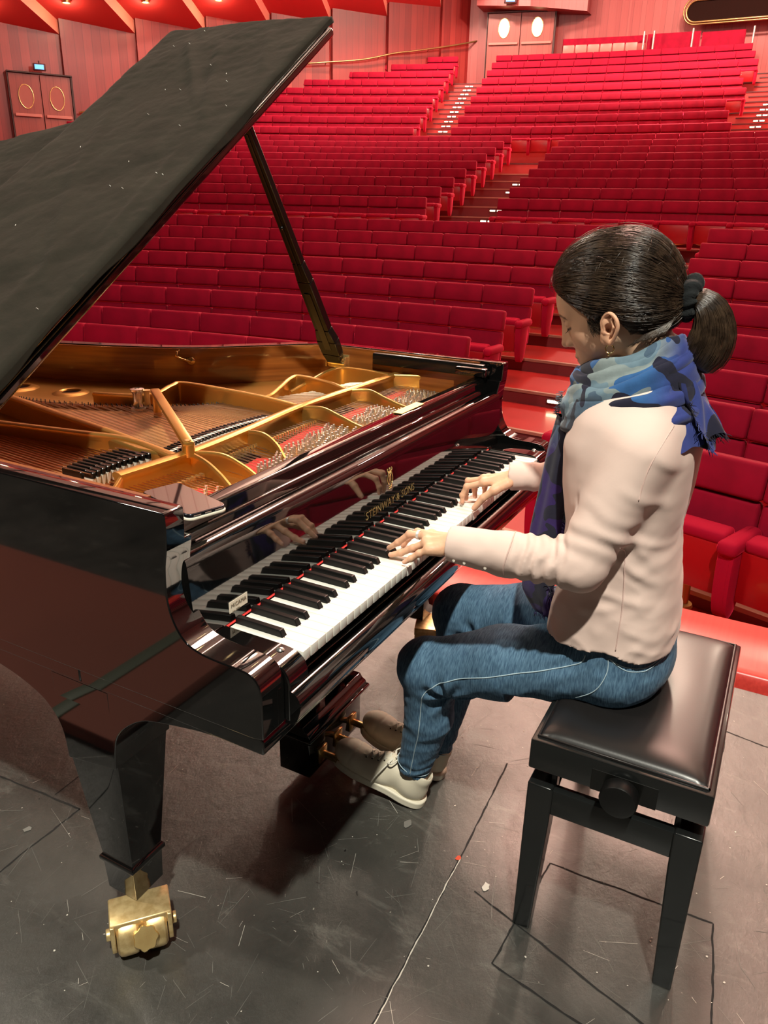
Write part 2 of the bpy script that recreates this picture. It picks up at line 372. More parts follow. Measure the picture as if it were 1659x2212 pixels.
# aisle step lights
sl = thing('step_light', 'pair of small glowing bars', 'step light')
q = MB(); q.rbox((-.012, -.135, -.014), (.004, -.02, .014), .006, 2); q.rbox((-.012, .02, -.014), (.004, .135, .014), .006, 2)
sb = q.build('lamp_bar', 'step_glow', sl, smooth=True)
q = MB(); q.rbox((-.006, -.15, -.026), (.006, .15, .026), .004, 1); sb2 = q.build('mounting_plate', 'seat_dark', sl)
first = True
ORD = ['first', 'second', 'third', 'fourth', 'fifth', 'sixth', 'seventh', 'eighth', 'ninth', 'tenth', 'eleventh', 'twelfth', 'thirteenth', 'fourteenth',
       'fifteenth', 'sixteenth', 'seventeenth', 'eighteenth', 'nineteenth', 'twentieth', 'twenty-first', 'twenty-second', 'twenty-third', 'twenty-fourth']
def place_light(R, a, z, label, group):
    global first
    loc = arc(R, a, z)
    if first:
        sl.location = loc; sl.rotation_euler = (0, 0, math.radians(a)); sl['label'] = label; sl['group'] = group; first = False
    else: dup(sl, [sb, sb2], loc, math.radians(a), label, group)
for k in range(1, 8):
    R, z = ROWS['F%d' % k]; R -= .58
    a = -math.degrees(math.asin((YC-1.32)/R))
    place_light(R, a, z-SH-.065, 'white step light pair on the %s riser of the front aisle' % ORD[k-1], 'step lights in the front aisle')
for k in range(1, 9):
    R, z = ROWS['M%d' % k]; R -= .58; a = 6.75+.12*(k-1)*1.0
    place_light(R, a+.25, z-SH-.08, 'small warm step light on the %s riser of the middle aisle' % ORD[k-1], 'step lights in the middle aisle')
for k in range(1, 10):
    R, z = ROWS['U%d' % k]; R -= .58
    place_light(R, 14.15, z-SH-.09, 'small warm step light on the %s full riser of the upper left aisle' % ORD[k-1], 'step lights in the upper left aisle')
    place_light(R-.46, 14.15, z-SH-.27, 'small warm step light on the %s half riser of the upper left aisle' % ORD[k-1], 'step lights in the upper left aisle')
for k in range(1, 7):
    R, z = ROWS['U%d' % k]; R -= .58
    place_light(R, -2.2, z-SH-.09, 'small warm step light on the %s full riser of the upper right aisle' % ORD[k-1], 'step lights in the upper right aisle')
    place_light(R-.46, -2.2, z-SH-.27, 'small warm step light on the %s half riser of the upper right aisle' % ORD[k-1], 'step lights in the upper right aisle')

# walls -----------------------------------------------------------------
def wallpanel(mb, a, b, z0, z1, mi=0):
    mb.add([(*a, z0), (*b, z0), (*b, z1), (*a, z1)], [(0, 1, 2, 3)], mi)
def uvwall(o):
    me = o.data; uv = me.uv_layers.new(name='UVMap')
    for p in me.polygons:
        n = p.normal; t = Vector((-n.y, n.x, 0))
        if t.length < .3: t = Vector((1, 0, 0))
        t.normalize()
        for li in p.loop_indices:
            co = me.vertices[me.loops[li].vertex_index].co
            uv.data[li].uv = (co.dot(t), co.z if abs(n.z) < .7 else co.y)
    return o
A = np.array([27.5, 13.0]); D = np.array([-3.9, 2.5]); D /= np.linalg.norm(D); Nw = np.array([D[1], -D[0]])   # Nw points away from the hall
if (Nw@(np.array([0, 0])-A)) > 0: Nw = -Nw
nodes = [A+D*t for t in (-2.9, -.58, 1.56+.02, 3.71, 5.86, 8.01, 10.16, 12.31, 14.5, 16.6, 18.8, 21, 23.2, 25.4)]
zt = [8.5, 8.15, 7.62, 7.19, 6.81, 6.47, 6.17, 5.92, 5.7, 5.5, 5.3, 5.1, 5.0, 4.9]
wl = MB(); cl = MB()
for i in range(len(nodes)-1):
    a, c = nodes[i], nodes[i+1]          # a farther (right in picture), c nearer
    # saw tooth: far end set back, near end proud
    a2 = a+Nw*0.0; c2 = c-Nw*.0
    far = a+Nw*.13
    if i == 6:
        pass
    wallpanel(wl, far, c2, -1.2, zt[i]+1.2)
    wallpanel(wl, c2, c+Nw*.13, -1.2, zt[i]+2.2)
    # sloping soffit over each bay with light pocket
    inn = -Nw*2.2+D*1.76; r_ = .72
    zc = (zt[i+1] if i+1 < len(zt) else zt[i]-.3)+.35
    cl.add([(*(c+Nw*.13), zc), (*(a+Nw*.13), zt[i]), (*(a+inn), zt[i]+r_), (*(c+inn), zc+r_)], [(0, 1, 2, 3)], 0)
    cl.add([(*(a+Nw*.13), zt[i]), (*(a+Nw*.13), zt[i]+.35), (*(a+inn), zt[i]+.35+r_), (*(a+inn), zt[i]+r_)], [(0, 1, 2, 3)], 1)
    cl.add([(*(c+inn), zc+r_), (*(a+inn), zt[i]+r_), (*(a+inn*2.2), zt[i]+r_+3.0), (*(c+inn*2.2), zc+r_+3.0)], [(0, 1, 2, 3)], 2)
o = uvwall(wl.build('wall_left', 'wall_wood', fix=False)); tag(o, kind='structure')
mat('soffit_red', (0.55, 0.035, 0.035), 0.6); mat('soffit_salmon', (0.70, 0.25, 0.18), 0.6)
tag(uvwall(cl.build('trim_3', ['soffit_red', 'soffit_salmon', 'ceiling_slats'], fix=False)), kind='structure')

bw = MB(); n = 44
for i in range(n):
    a, c = 16.9-34*i/n, 16.9-34*(i+1)/n
    p, q_ = arc(37.0, a), arc(37.0, c); wallpanel(bw, p[:2], q_[:2], 3.0, 12.5)
o = uvwall(bw.build('wall_back', 'wall_wood_light', fix=False)); tag(o, kind='structure')
# projecting band above the back doors
pb = MB()
pts = [(28.75, 11.6), (29.02, 9.5), (29.35, 7.9)]
inn = [(28.2, 11.5), (28.35, 9.6), (29.3, 7.9)]
pb.add([(*inn[0], 8.12), (*inn[1], 7.98), (*inn[2], 7.88), (30.6, 7.9, 7.88), (30.4, 11.8, 8.12), (*inn[0], 12), (*inn[1], 12), (*inn[2], 12)],
       [(0, 1, 2, 3, 4), (0, 1, 6, 5), (1, 2, 7, 6)], 0)
o = uvwall(pb.build('trim_4', 'wall_wood_light', fix=False)); tag(o, kind='structure')

rw = MB(); wallpanel(rw, (32, -9), (2, -14), -1.2, 12.5)
tag(uvwall(rw.build('wall_right', 'wall_wood', fix=False)), kind='structure')
ce = MB(); ce.add([(3.0, -15, 9.0), (34, -15, 12.4), (34, 28, 12.4), (3.0, 28, 9.0)], [(0, 1, 2, 3)])
ce.add([(3.0, -15, 9.0), (3.0, 28, 9.0), (3.0, 28, 13), (3.0, -15, 13)], [(0, 1, 2, 3)])
tag(uvwall(ce.build('ceiling', 'ceiling_slats', fix=False)), kind='structure')
sw = MB(); wallpanel(sw, (-7, -8), (-7, 10), -.1, 12); wallpanel(sw, (-7, -8), (2.6, -8), -.1, 12); wallpanel(sw, (-7, 10), (2.6, 10), -.1, 12)
tag(sw.build('wall_stage', 'stage_black', fix=False), kind='structure')

# doors -----------------------------------------------------------------
def frame2(P, t, nrm):      # matrix from local (u along wall, v out of wall, z)
    M = Matrix.Identity(4)
    for i in range(3): M[i][0] = t[i]; M[i][1] = nrm[i]; M[i][2] = (0, 0, 1)[i]; M[i][3] = P[i]
    return M
def oval(mb, c, rx, rz, y, n=28, mi=0, rim=None):
    mb.add([(c[0]+rx*math.cos(2*PI*i/n), y, c[1]+rz*math.sin(2*PI*i/n)) for i in range(n)], [tuple(range(n))], mi)
def double_door(idx, P, t, nrm, wd, z0, z1, ovals_z, pane):
    M = frame2(P, t, nrm)
    fr = MB(); fr.box((-.03, .0, z0), (0, .13, z1+.03)); fr.box((wd, .0, z0), (wd+.05, .13, z1+.03)); fr.box((-.03, 0, z1), (wd+.05, .16, z1+.035))
    root = fr.build('door_%d' % idx, 'dark_trim'); root.matrix_world = M; tag(root, kind='structure')
    for k in range(2):
        lf = MB(); x0 = k*wd/2+.012; x1 = (k+1)*wd/2-.012
        lf.box((x0, .03, z0), (x1, .085, z1-.01))
        o = uvwall(lf.build('door_leaf', 'door_wood', root))
        cx = (x0+x1)/2
        pn = MB(); oval(pn, (cx, ovals_z), .19, .30, .09)
        pn.build('oval_pane', pane, o, fix=False)
        rg = MB(); rg.tube([(cx+.195*math.cos(a), .092, ovals_z+.305*math.sin(a)) for a in np.linspace(0, 2*PI, 33)], .014, 6, cap=False)
        rg.build('pane_rim', 'brass', o, smooth=True)
        br = MB(); br.rbox((x0+.05, .10, ovals_z-.52), (x1-.05, .145, ovals_z-.44), .012, 2)
        br.build('push_bar', 'bar_pink', o)
    return root
tt = np.array([-D[0], -D[1], 0])                 # toward the far end
inw = np.array([-Nw[0], -Nw[1], 0])
Pd = A+D*13.85; Pd = Pd+Nw*.02
double_door(1, (*(Pd-Nw*.02), 0), tt, inw, 1.66, 2.6, 4.83, 4.24, 'door_pane_dim')
t2 = np.array([.205, -.975, 0]); t2 /= np.linalg.norm(t2)
n2 = np.array([-.975, -.205, 0]); n2 /= np.linalg.norm(n2)
double_door(2, (28.84, 11.28, 0), t2, n2, 2.33, 5.7, 7.96, 7.50, 'door_pane')
bk = MB(); bk.box((28.9, 8.3, 5.4), (30.5, 12.3, 7.97)); 
# exit lamps with a blue pictogram panel
for (P, sc, lb) in [((*(A+D*13.0-Nw*.18), 5.0), 1.0, 'small exit lamp with blue panel above the left double door'),
                    ((28.15, 10.25, 8.18), 1.25, 'small exit lamp with blue panel above the back double door')]:
    t = thing('exit_lamp', lb, 'exit sign', P, math.atan2(-1, 0)+ (0.55 if sc == 1.0 else .2), 'exit lamps over the doors')
    t.rotation_euler = (0, 0, math.atan2(CAM[1]-P[1], CAM[0]-P[0])+PI/2); t.scale = (sc,)*3
    c = MB(); c.rbox((-.17, -.05, -.09), (.17, .05, .09), .02, 2); c.cyl((0, 0, .09), (0, 0, .16), .02, 10); c.build('lamp_housing', 'seat_dark', t, smooth=True, angle=.6)
    c = MB(); c.rbox((-.12, -.062, -.06), (.12, -.05, .06), .008, 2); c.build('lamp_panel', 'sign_blue', t)

# long window of the control booth, top right
M = frame2((29.78, 4.72, 7.68), (0, -1, 0), (-1, 0, 0))
root = thing('booth_window', 'dark long rounded control booth window with bronze frame in back wall', 'window'); root.matrix_world = M
def stadium(w_, h_, n=14):
    r = h_/2; p = []
    for i in range(n+1): a = PI/2+PI*i/n; p.append((r+r*math.cos(a), r*math.sin(a)))
    for i in range(n+1): a = -PI/2+PI*i/n; p.append((w_-r+r*math.cos(a), r*math.sin(a)))
    return p
st = stadium(5.6, .62)
g = MB(); g.add([(x, .03, z) for x, z in st], [tuple(range(len(st)))]); g.build('dark_glass', 'booth_dark', root, fix=False)
for off, rr, yy in [(0, .035, .05), (-.075, .03, .1)]:
    s2 = stadium(5.6-2*off, .62-2*off); g = MB(); pp = [(x+off, yy, z) for x, z in s2]; g.tube(pp+[pp[0], pp[1]], rr, 6, cap=False); g.build('window_frame', 'bronze', root, smooth=True)

# handrail along the left wall
hr = MB()
def WP(s, z, off=.12): p = A+D*s-Nw*off; return (p[0], p[1], z)
hr.tube(catmull([WP(-2.3, 7.29), WP(-1.0, 6.98), WP(.6, 6.65), WP(1.4, 6.5), WP(2.6, 6.2), WP(4.0, 5.98), WP(5.6, 5.75)], 5), .028, 8)
for s, z in [(-2.0, 7.22), (0, 6.77), (2, 6.34), (4, 5.98)]:
    hr.tube([WP(s, z), WP(s, z-.06, .0)], .012, 6)
o = hr.build('handrail', 'bronze', smooth=True); tag(o, 'long slanting brass handrail on left wall leading to back door', 'handrail')
hr = MB(); hr.tube([WP(12.05, 3.92), WP(11.2, 4.1), WP(9.2, 4.5)], .028, 8)
for s, z in [(11.8, 3.97), (9.6, 4.42)]: hr.tube([WP(s, z), WP(s, z-.06, -.3)], .012, 6)
o = hr.build('handrail', 'brass', smooth=True); tag(o, 'short brass handrail right of the left double door', 'handrail')

# downlights in the saw-tooth soffit
dl = None
for i, bi in enumerate([7, 6, 5, 4]):
    a_, c_ = nodes[bi], nodes[bi+1]; inn = -Nw*2.2+D*1.76; vv = .46; uu = .42
    P = c_*(1-uu)+a_*uu+inn*vv; z = (zt[bi+1]+.35)*(1-uu)+zt[bi]*uu+.72*vv-.03
    t = thing('soffit_downlight', '%s glowing round downlight from the left under saw-tooth soffit' % ORD[i], 'ceiling lamp', (*P, z), 0, 'downlights in the left soffit')
    c = MB(); c.lathe([(.0, 0), (.085, 0)], (0, 0, -.02), 20); c.build('lamp_glass', 'lamp_glow', t, fix=False)
    c = MB(); c.lathe([(.09, -.03), (.12, -.03), (.12, .05), (.09, .05), (.09, -.03)], (0, 0, 0), 20); c.build('lamp_ring', 'bronze', t, smooth=True, angle=.6)
    l = bpy.data.lights.new('downlight', 'POINT'); l.energy = 26; l.shadow_soft_size = .09; l.color = (1, .72, .42)
    lo = bpy.data.objects.new('downlight_glow', l); COL.objects.link(lo); lo.parent = t; lo.location = (0, 0, -.14)

# little ceiling spots over stage front, mirrored in the black lacquer
dl = None
for i in range(5):
    for j in range(7):
        x = 4.2+i*1.5; y = -5+j*1.9; z = 9.0+(x-3)*(3.4/31)-.03
        c = MB(); c.lathe([(0, 0), (.10, 0)], (0, 0, 0), 14)
        if dl is None:
            dl = c.build('ceiling_spot', 'lamp_glow', fix=False); o = dl
        else:
            o = dl.copy(); COL.objects.link(o)
        o.location = (x, y, z); tag(o, 'small round ceiling spot above the front rows', 'ceiling lamp', 'ceiling spots above the front rows')

# last row wall and loose seats by the control booth
bb = MB()
n = 14
for i in range(n):
    a0 = 9.3-.48*i*.999; a1 = 9.3-.48*(i+1)
    if i < 7 or i >= 7:
        pass
for (a0, a1, z0, z1, R) in [(9.35, 5.0, 6.83, 7.06, 36.3), (4.9, 2.3, 6.55, 7.06, 36.2), (2.2, .15, 6.5, 7.02, 36.2)]:
    k = 8
    for i in range(k):
        p, q_ = a0+(a1-a0)*i/k, a0+(a1-a0)*(i+1)/k
        bb.add([arc(R, p, z0), arc(R, q_, z0), arc(R, q_, z1), arc(R, p, z1), arc(R+.1, q_, z1), arc(R+.1, p, z1)], [(0, 1, 2, 3), (3, 2, 4, 5)])
    for a in (a0, a1):
        bb.add([arc(R-.02, a, 5.6), arc(R+.1, a, 5.6), arc(R+.1, a, z1), arc(R-.02, a, z1)], [(0, 1, 2, 3)])
tag(bb.build('trim_5', 'velvet', fix=False), kind='structure')
ck = None
for i in range(6):
    a = 9.0-.66*i
    c = MB(); c.rbox((-.03, -.19, -.14), (.03, .19, .14), .02, 2)
    if ck is None: ck = c.build('upholstered_panel', 'bar_pink', smooth=True, angle=.6); o = ck
    else: o = ck.copy(); COL.objects.link(o)
    o.location = arc(36.25, a, 6.72); o.rotation_euler = (0, 0, math.radians(a))
    tag(o, '%s pink panel from the left under the last red rail' % ORD[i], 'panel', 'pink panels of the last row')
pk = None
for i, (a, zz) in enumerate([(5.05, 6.86), (4.55, 6.86), (2.62, 6.86), (-.28, 6.80)]):
    c = MB(); c.cyl((0, 0, -.5), (0, 0, .24), .035, 12)
    if pk is None: pk = c.build('barrier_post', 'steel', smooth=True, angle=.6); o = pk
    else: o = pk.copy(); COL.objects.link(o)
    o.location = arc(35.95, a, zz); tag(o, '%s steel post from the left behind the last row' % ORD[i], 'post', 'steel posts behind the last row')
# ================================================================ SEATS
SW = .55
def seat_parts(detail):
    """local: origin on the floor under the backrest, faces -X, width along Y"""
    P = {}
    hb = MB()      # headrest cushion, slightly leaning back
    T = Matrix.Translation((0, 0, .745)) @ Matrix.Rotation(math.radians(9), 4, 'Y')
    hb.rbox((-.045, -SW/2+.004, .0), (.06, SW/2-.004, .185), .022, 3, M=T)
    P['headrest'] = (hb, 'velvet')
    bb = MB(); T = Matrix.Translation((-.035, 0, .36)) @ Matrix.Rotation(math.radians(7), 4, 'Y')
    bb.rbox((-.035, -SW/2+.006, 0), (.05, SW/2-.006, .378), .022, 3, M=T)
    P['backrest'] = (bb, 'velvet')
    sc = MB(); T = Matrix.Translation((-.20, 0, .32)) @ Matrix.Rotation(math.radians(-4), 4, 'Y')
    sc.rbox((-.02, -SW/2+.05, 0), (.085, SW/2-.05, .305), .03, 3, M=T)
    sc.rbox((-.045, -SW/2+.05, .25), (.085, SW/2-.05, .318), .026, 3, M=T)
    P['seat_cushion'] = (sc, 'velvet_bright')
    sd = MB(); T = Matrix.Translation((-.20, 0, .32)) @ Matrix.Rotation(math.radians(-4), 4, 'Y')
    sd.rbox((-.042, -SW/2+.047, -.01), (-.018, SW/2-.047, .26), .008, 2, M=T)
    P['seat_board'] = (sd, 'red_board')
    return P
def arm_mesh(side):
    y = side*SW/2; a = MB()
    a.rbox((-.36, y-.042, .555), (-.03, y+.042, .635), .034, 4)
    pts = [tuple(p) for p in catmull([(-.335, .57), (-.335, .44), (-.315, .30), (-.275, .215), (-.225, .205), (-.175, .26), (-.13, .40), (-.10, .57)], 4)]
    n_ = len(pts); v = []
    for (yy, sc_) in ((-.034, .86), (-.028, .97), (.028, .97), (.034, .86)):
        for x, z in pts: v.append(((x+.225)*sc_-.225, y+yy, .57+(z-.57)*sc_))
    a.add(v, [(r_*n_+i, r_*n_+(i+1) % n_, (r_+1)*n_+(i+1) % n_, (r_+1)*n_+i) for r_ in range(3) for i in range(n_)]+[tuple(range(n_)), tuple(range(3*n_, 4*n_))])
    return a
def rail_mesh():
    g = MB()
    for s in (-1, 1): pass
    g.tube([(-.10, -SW/2, .335), (-.17, -SW/4, .305), (-.20, 0, .295), (-.17, SW/4, .305), (-.10, SW/2, .335)], .017, 8, flat=1.0)
    return g
def foot_mesh():
    g = MB()
    g.cyl((-.06, 0, .02), (-.06, 0, .30), .03, 12)
    g.lathe([(.0, .0), (.11, .0), (.11, .02), (.06, .035), (.05, .09), (.055, .10), (.05, .115), (.03, .12)], (-.06, 0, 0), 20)
    return g
root0 = thing('theatre_seat', 'x', 'theatre seat')
ch_full = []
for nme, (mb_, mt) in seat_parts(1).items():
    ch_full.append(mb_.build(nme, mt, root0, smooth=True, angle=.7))
armR = arm_mesh(-1); aR = armR.build('armrest', 'velvet_bright', root0, smooth=True, angle=.7); ch_full.append(aR)
armL = arm_mesh(1); meshL = armL.build('armrest', 'velvet_bright', root0, smooth=True, angle=.7)
ch_full.append(rail_mesh().build('seat_rail', 'gold_paint', root0, smooth=True))
foot = foot_mesh().build('pedestal', 'gold_paint', root0, smooth=True, angle=.7)
ch_end = ch_full+[meshL]
# one-mesh version for the seats far away
fm = MB()
for nme, (mb_, mt) in seat_parts(0).items():
    mi = {'velvet': 0, 'velvet_bright': 1, 'red_board': 2}[mt]; o_ = len(fm.v)
    fm.v += mb_.v; fm.f += [tuple(i+o_ for i in ff) for ff in mb_.f]; fm.m += [mi]*len(mb_.f)
for s in (-1, 1):
    a = arm_mesh(s); o_ = len(fm.v); fm.v += a.v; fm.f += [tuple(i+o_ for i in ff) for ff in a.f]; fm.m += [1]*len(a.f)
far0 = fm.build('theatre_seat', ['velvet', 'velvet_bright', 'red_board'], smooth=True, angle=.7)
far_mesh = far0.data
far_v = np.array(fm.v); far_f = fm.f; far_m = fm.m
bpy.data.objects.remove(far0)

LID_POLY = [(0, 300), (130, 280), (390, 72), (733, 60), (735, 95), (555, 275), (330, 515), (0, 833)]
BIG_POLY = [(0, 745), (430, 750), (700, 740), (1103, 785), (1100, 850), (1200, 950), (1160, 1100), (940, 1270), (600, 1640), (0, 1640)]
def inpoly(x, y, P):
    c = False; n = len(P)
    for i in range(n):
        x0, y0 = P[i]; x1, y1 = P[(i+1) % n]
        if (y0 > y) != (y1 > y) and x < (x1-x0)*(y-y0)/(y1-y0)+x0: c = not c
    return c
seats = []   # (dist, loc, rz, label, group, end?, row key)
def row(key, th0, direction, n, rowname, blockname, frm):
    R, z = ROWS[key]; st = SW/R
    for i in range(n):
        th = math.radians(th0)+direction*(i+.5)*st
        P = np.array([XC+R*math.cos(th), YC+R*math.sin(th), z-SH])
        top = P+[0, 0, .86]; u, v, zz = proj(top)
        vis = -60 < u < 1720 and -30 < v < 2212 and zz > 0
        pts = [proj(P+[0, 0, h]) for h in (.5, .8, .93)]
        hid = all(inpoly(p[0], p[1], LID_POLY) or inpoly(p[0], p[1], BIG_POLY) for p in pts)
        lab = 'red velvet theatre seat, %s from %s, %s %s' % (ORD[min(i, 23)], frm, rowname, blockname)
        seats.append([zz, P, th, lab, key, (i == 0 and direction < 0) or (i == n-1 and direction > 0) , vis and not hid])
# front left block, counted from the aisle
FE = {1: -4.2, 2: -3.71, 3: -3.25, 4: -2.91, 5: -2.63, 6: -2.4, 7: -2.19, 0: -4.55}
for k in range(0, 8):
    row('F%d' % k, FE[k], 1, 12+k, ORD[k]+' row', 'of front left block', 'the aisle')
RE = {0: None}
for k in range(-1, 8):
    R, z = ROWS['F%d' % k]
    ys = {-1: .46, 0: .62, 1: .60, 2: .62, 3: .60, 4: .61, 5: .67, 6: .70, 7: .74}[k]
    th = -math.degrees(math.asin((YC-ys)/R))
    row('F%d' % k, th, -1, 7, ORD[k+1]+' row', 'of front right block', 'the aisle')
for k in range(1, 10):
    row('M%d' % k, 9.04, 1, 17, ORD[k-1]+' row', 'of middle left block', 'the aisle')
    row('M%d' % k, [5.24, 5.39, 5.53, 5.68, 5.76, 5.92, 6.06, 6.13, 6.19][k-1], -1, 14, ORD[k-1]+' row', 'of middle right block', 'the aisle')
for k in range(1, 10):
    nl = [18, 17, 16, 15, 13, 11, 8, 5, 2][k-1]
    row('U%d' % k, 15.0, 1, nl, ORD[k-1]+' row', 'of upper left block', 'the aisle')
    R = ROWS['U%d' % k][0]
    n = round(math.radians(12.85+[1.34, 1.27, 1.16, 1.1, 1.04, .99, .93, .84, .76][k-1])*R/SW)
    row('U%d' % k, 12.85, -1, n, ORD[k-1]+' row', 'of upper middle block', 'the left aisle')
vis = sorted([s for s in seats if s[6]], key=lambda s: s[0])
ind = vis[:300]; rest = vis[300:]+[s for s in seats if not s[6]]
used = False
ind.sort(key=lambda s: (s[4] != 'F-1', not s[5]))
GN = {'F': 'theatre seats in the front blocks', 'M': 'theatre seats in the middle blocks', 'U': 'theatre seats in the upper blocks'}
for s in ind:
    zz, P, th, lab, key, end, _ = s
    if key[0] == 'F' or key in ('M1',):
        if key == 'M1' and False: pass
        if not used and end and key == 'F-1':
            root0.location = P; root0.rotation_euler = (0, 0, th); root0['label'] = lab; root0['group'] = GN[key[0]]; used = True
        else: dup(root0, (ch_end if end else ch_full)+([foot] if key == 'F-1' else []), tuple(P), th, lab, GN[key[0]])
    else:
        o = bpy.data.objects.new('theatre_seat', far_mesh); COL.objects.link(o); o.location = P; o.rotation_euler = (0, 0, th)
        tag(o, lab, 'theatre seat', GN[key[0]])
V = []; Fc = []; Mi = []; off = 0
for s in rest:
    c_, s_ = math.cos(s[2]), math.sin(s[2]); Rm = np.array([[c_, -s_, 0], [s_, c_, 0], [0, 0, 1]])
    V.append(far_v@Rm.T+s[1]); Fc += [tuple(i+off for i in f_) for f_ in far_f]; Mi += far_m; off += len(far_v)
me = bpy.data.meshes.new('theatre_seats'); me.from_pydata(np.concatenate(V).tolist(), [], Fc)
for x in ('velvet', 'velvet_bright', 'red_board'): me.materials.append(MATS[x])
me.polygons.foreach_set('material_index', Mi); me.polygons.foreach_set('use_smooth', [True]*len(me.polygons)); me.set_sharp_from_angle(angle=.7)
o = bpy.data.objects.new('theatre_seats', me); COL.objects.link(o)
tag(o, 'remaining red theatre seats filling the farthest upper rows of the hall', 'theatre seats', kind='stuff')
print('SEATS visible', len(vis), 'total', len(seats))

# floor ventilation mushroom between stage and first row
vt = thing('floor_vent', 'round gold perforated floor vent beside the first row of seats', 'vent', (2.62, -.46, -.60))
c = MB(); c.lathe([(.035, .22), (.045, .245), (.085, .25), (.10, .235), (.105, .215), (.105, .20)], (0, 0, 0), 32); c.build('vent_cap', 'gold_paint', vt, smooth=True)
c = MB(); c.lathe([(.094, .0), (.094, .21)], (0, 0, 0), 32)
c.build('vent_core', 'seat_dark', vt, smooth=True)
c = MB()
for i in range(30):
    a = 2*PI*i/30; c.box((-.002, -.004, 0), (.002, .004, .20))
    for q_ in range(len(c.v)-8, len(c.v)):
        x, y, z = c.v[q_]; x += .101; c.v[q_] = (x*math.cos(a)-y*math.sin(a), x*math.sin(a)+y*math.cos(a), z)
for k in range(9): c.tube([(.101*math.cos(a), .101*math.sin(a), .01+k*.023) for a in np.linspace(0, 2*PI, 33)], .005, 4, cap=False)
c.build('vent_grille', 'gold_paint', vt)
# ================================================================ GRAND PIANO
W = 1.455; XB = -.030; XK = .0841; ZK = .7554; ZR = 1.0
piano = thing('grand_piano', 'black lacquered grand piano with raised lid under a black cloth', 'piano', (0, 0, 0))
TH = math.radians(34.3); LW = 1.50
def lidP(s, y, h=0.0): return (s*math.cos(TH)-h*math.sin(TH), y, ZR+.004+s*math.sin(TH)+h*math.cos(TH))
# outer contour of the rim (x,y) from treble straight side round the tail to the bass side
ctr = catmull([(W, .62), (W, .74), (1.435, .83), (1.35, .92), (1.24, 1.02), (1.13, 1.13), (1.04, 1.30), (.965, 1.50), (.905, 1.72), (.80, 1.93), (.62, 2.07),
               (.42, 2.10), (.20, 2.05), (.04, 1.93), (XB, 1.78)], 6)
ctr = [np.array(p) for p in ctr]
def offset(path, d):
    out = []
    for i, p in enumerate(path):
        t = path[min(i+1, len(path)-1)]-path[max(i-1, 0)]; t = t/np.linalg.norm(t)
        out.append(p+np.array([-t[1], t[0]])*d)
    return out
RT = .042
# profile of the bass and treble arm (y,z)
ZB = .655
armp = [(1.78, ZR), (.166, ZR), (.163, ZR-.003)] + [tuple(p) for p in catmull([(.1625, .975), (.165, .940), (.171, .905), (.172, .860), (.164, .823), (.144, .792), (.115, .779), (.080, .775), (.045, .774), (.018, .770), (.004, .757), (-.002, .735)], 5)] + [(-.002, ZB+.004), (.02, ZB), (1.78, ZB-.003)]
rim = MB()
rim.prism(armp, XB, XB+RT, 0)
RA = .058
low = [q for q in armp if q[0] < .3 and q[1] < .95]+[(.24, ZB+.004), (.24, .95)]
rim.prism(low, XB+RT-.004, XB+RA, 0)
armt = [(.62, ZR)]+armp[1:-1]+[(.62, ZB)]
rim.prism(armt, W-RT, W, 0)
rim.prism(low, W-RA, W-RT+.004, 0)
ins = offset(ctr, RT)
ins = offset(ctr, -RT) if np.linalg.norm(ins[20]-np.array([.6, 1.2])) > np.linalg.norm(offset(ctr, -RT)[20]-np.array([.6, 1.2])) else ins
n = len(ctr)
v = []
for p, q in zip(ctr, ins): v += [(*p, ZB), (*p, ZR), (*q, ZR), (*q, ZB)]
fs = []
for i in range(n-1):
    for k in range(4): fs.append((4*i+k, 4*i+(k+1) % 4, 4*i+4+(k+1) % 4, 4*i+4+k))
rim.add(v, fs)
o = rim.build('rim', 'lacquer', piano); bevel(o, .004, 3, 35)
# brown veneered lining inside the rim
ib = [np.array([W-RT, .235])]+[np.array([W-RT, .45])]+ins
li = MB(); th = .012
ib2 = []
for i, p in enumerate(ib):
    t = ib[min(i+1, len(ib)-1)]-ib[max(i-1, 0)]; t = t/np.linalg.norm(t); nn = np.array([-t[1], t[0]])
    if nn@(np.array([.6, 1.0])-p) < 0: nn = -nn
    ib2.append(p+nn*th)
v = []
for p, q in zip(ib, ib2): v += [(*p, .80), (*p, ZR-.003), (*q, ZR-.003), (*q, .80)]
fs = []
for i in range(len(ib)-1):
    for k in range(4): fs.append((4*i+k, 4*i+(k+1) % 4, 4*i+4+(k+1) % 4, 4*i+4+k))
li.add(v, fs); li.box((XB+RT, .24, .80), (XB+RT+.012, 1.75, ZR-.003))
o = li.build('rim_lining', 'mahogany', piano, smooth=True, angle=.6); tag(o, 'brown veneered inner face of the rim')

# key bed, slip, blocks, fallboard
kb = MB(); kb.prism([(.0, .628), (.0, .652), (.03, .69), (.40, .69), (.40, .628)], XB+.0015, W-.0015, 0)
kb.box((XB+.0015, .40, .628), (W-.0015, .98, .66))
o = kb.build('keybed', 'lacquer', piano); bevel(o, .003)
ub = MB(); ub.box((.10, 1.1, .63), (.16, 1.75, .70)); ub.box((.5, .9, .60), (.6, 1.95, .70)); ub.box((.9, .9, .60), (1.0, 1.5, .70))
o = ub.build('under_beam', 'satin_black', piano); bevel(o, .004)
sp = [(.0, .655), (-.018, .655), (-.021, .662)] + [tuple(p) for p in catmull([(-.024, .665), (-.030, .683), (-.031, .698), (-.026, .709), (-.015, .717), (-.006, .715), (-.002, .709)], 4)] + [(-.002, .66)]
sl_ = MB(); sl_.prism(sp, XB+RA+.001, W-RA-.001, 0)
o = sl_.build('key_slip', 'lacquer', piano, smooth=True, angle=.5)
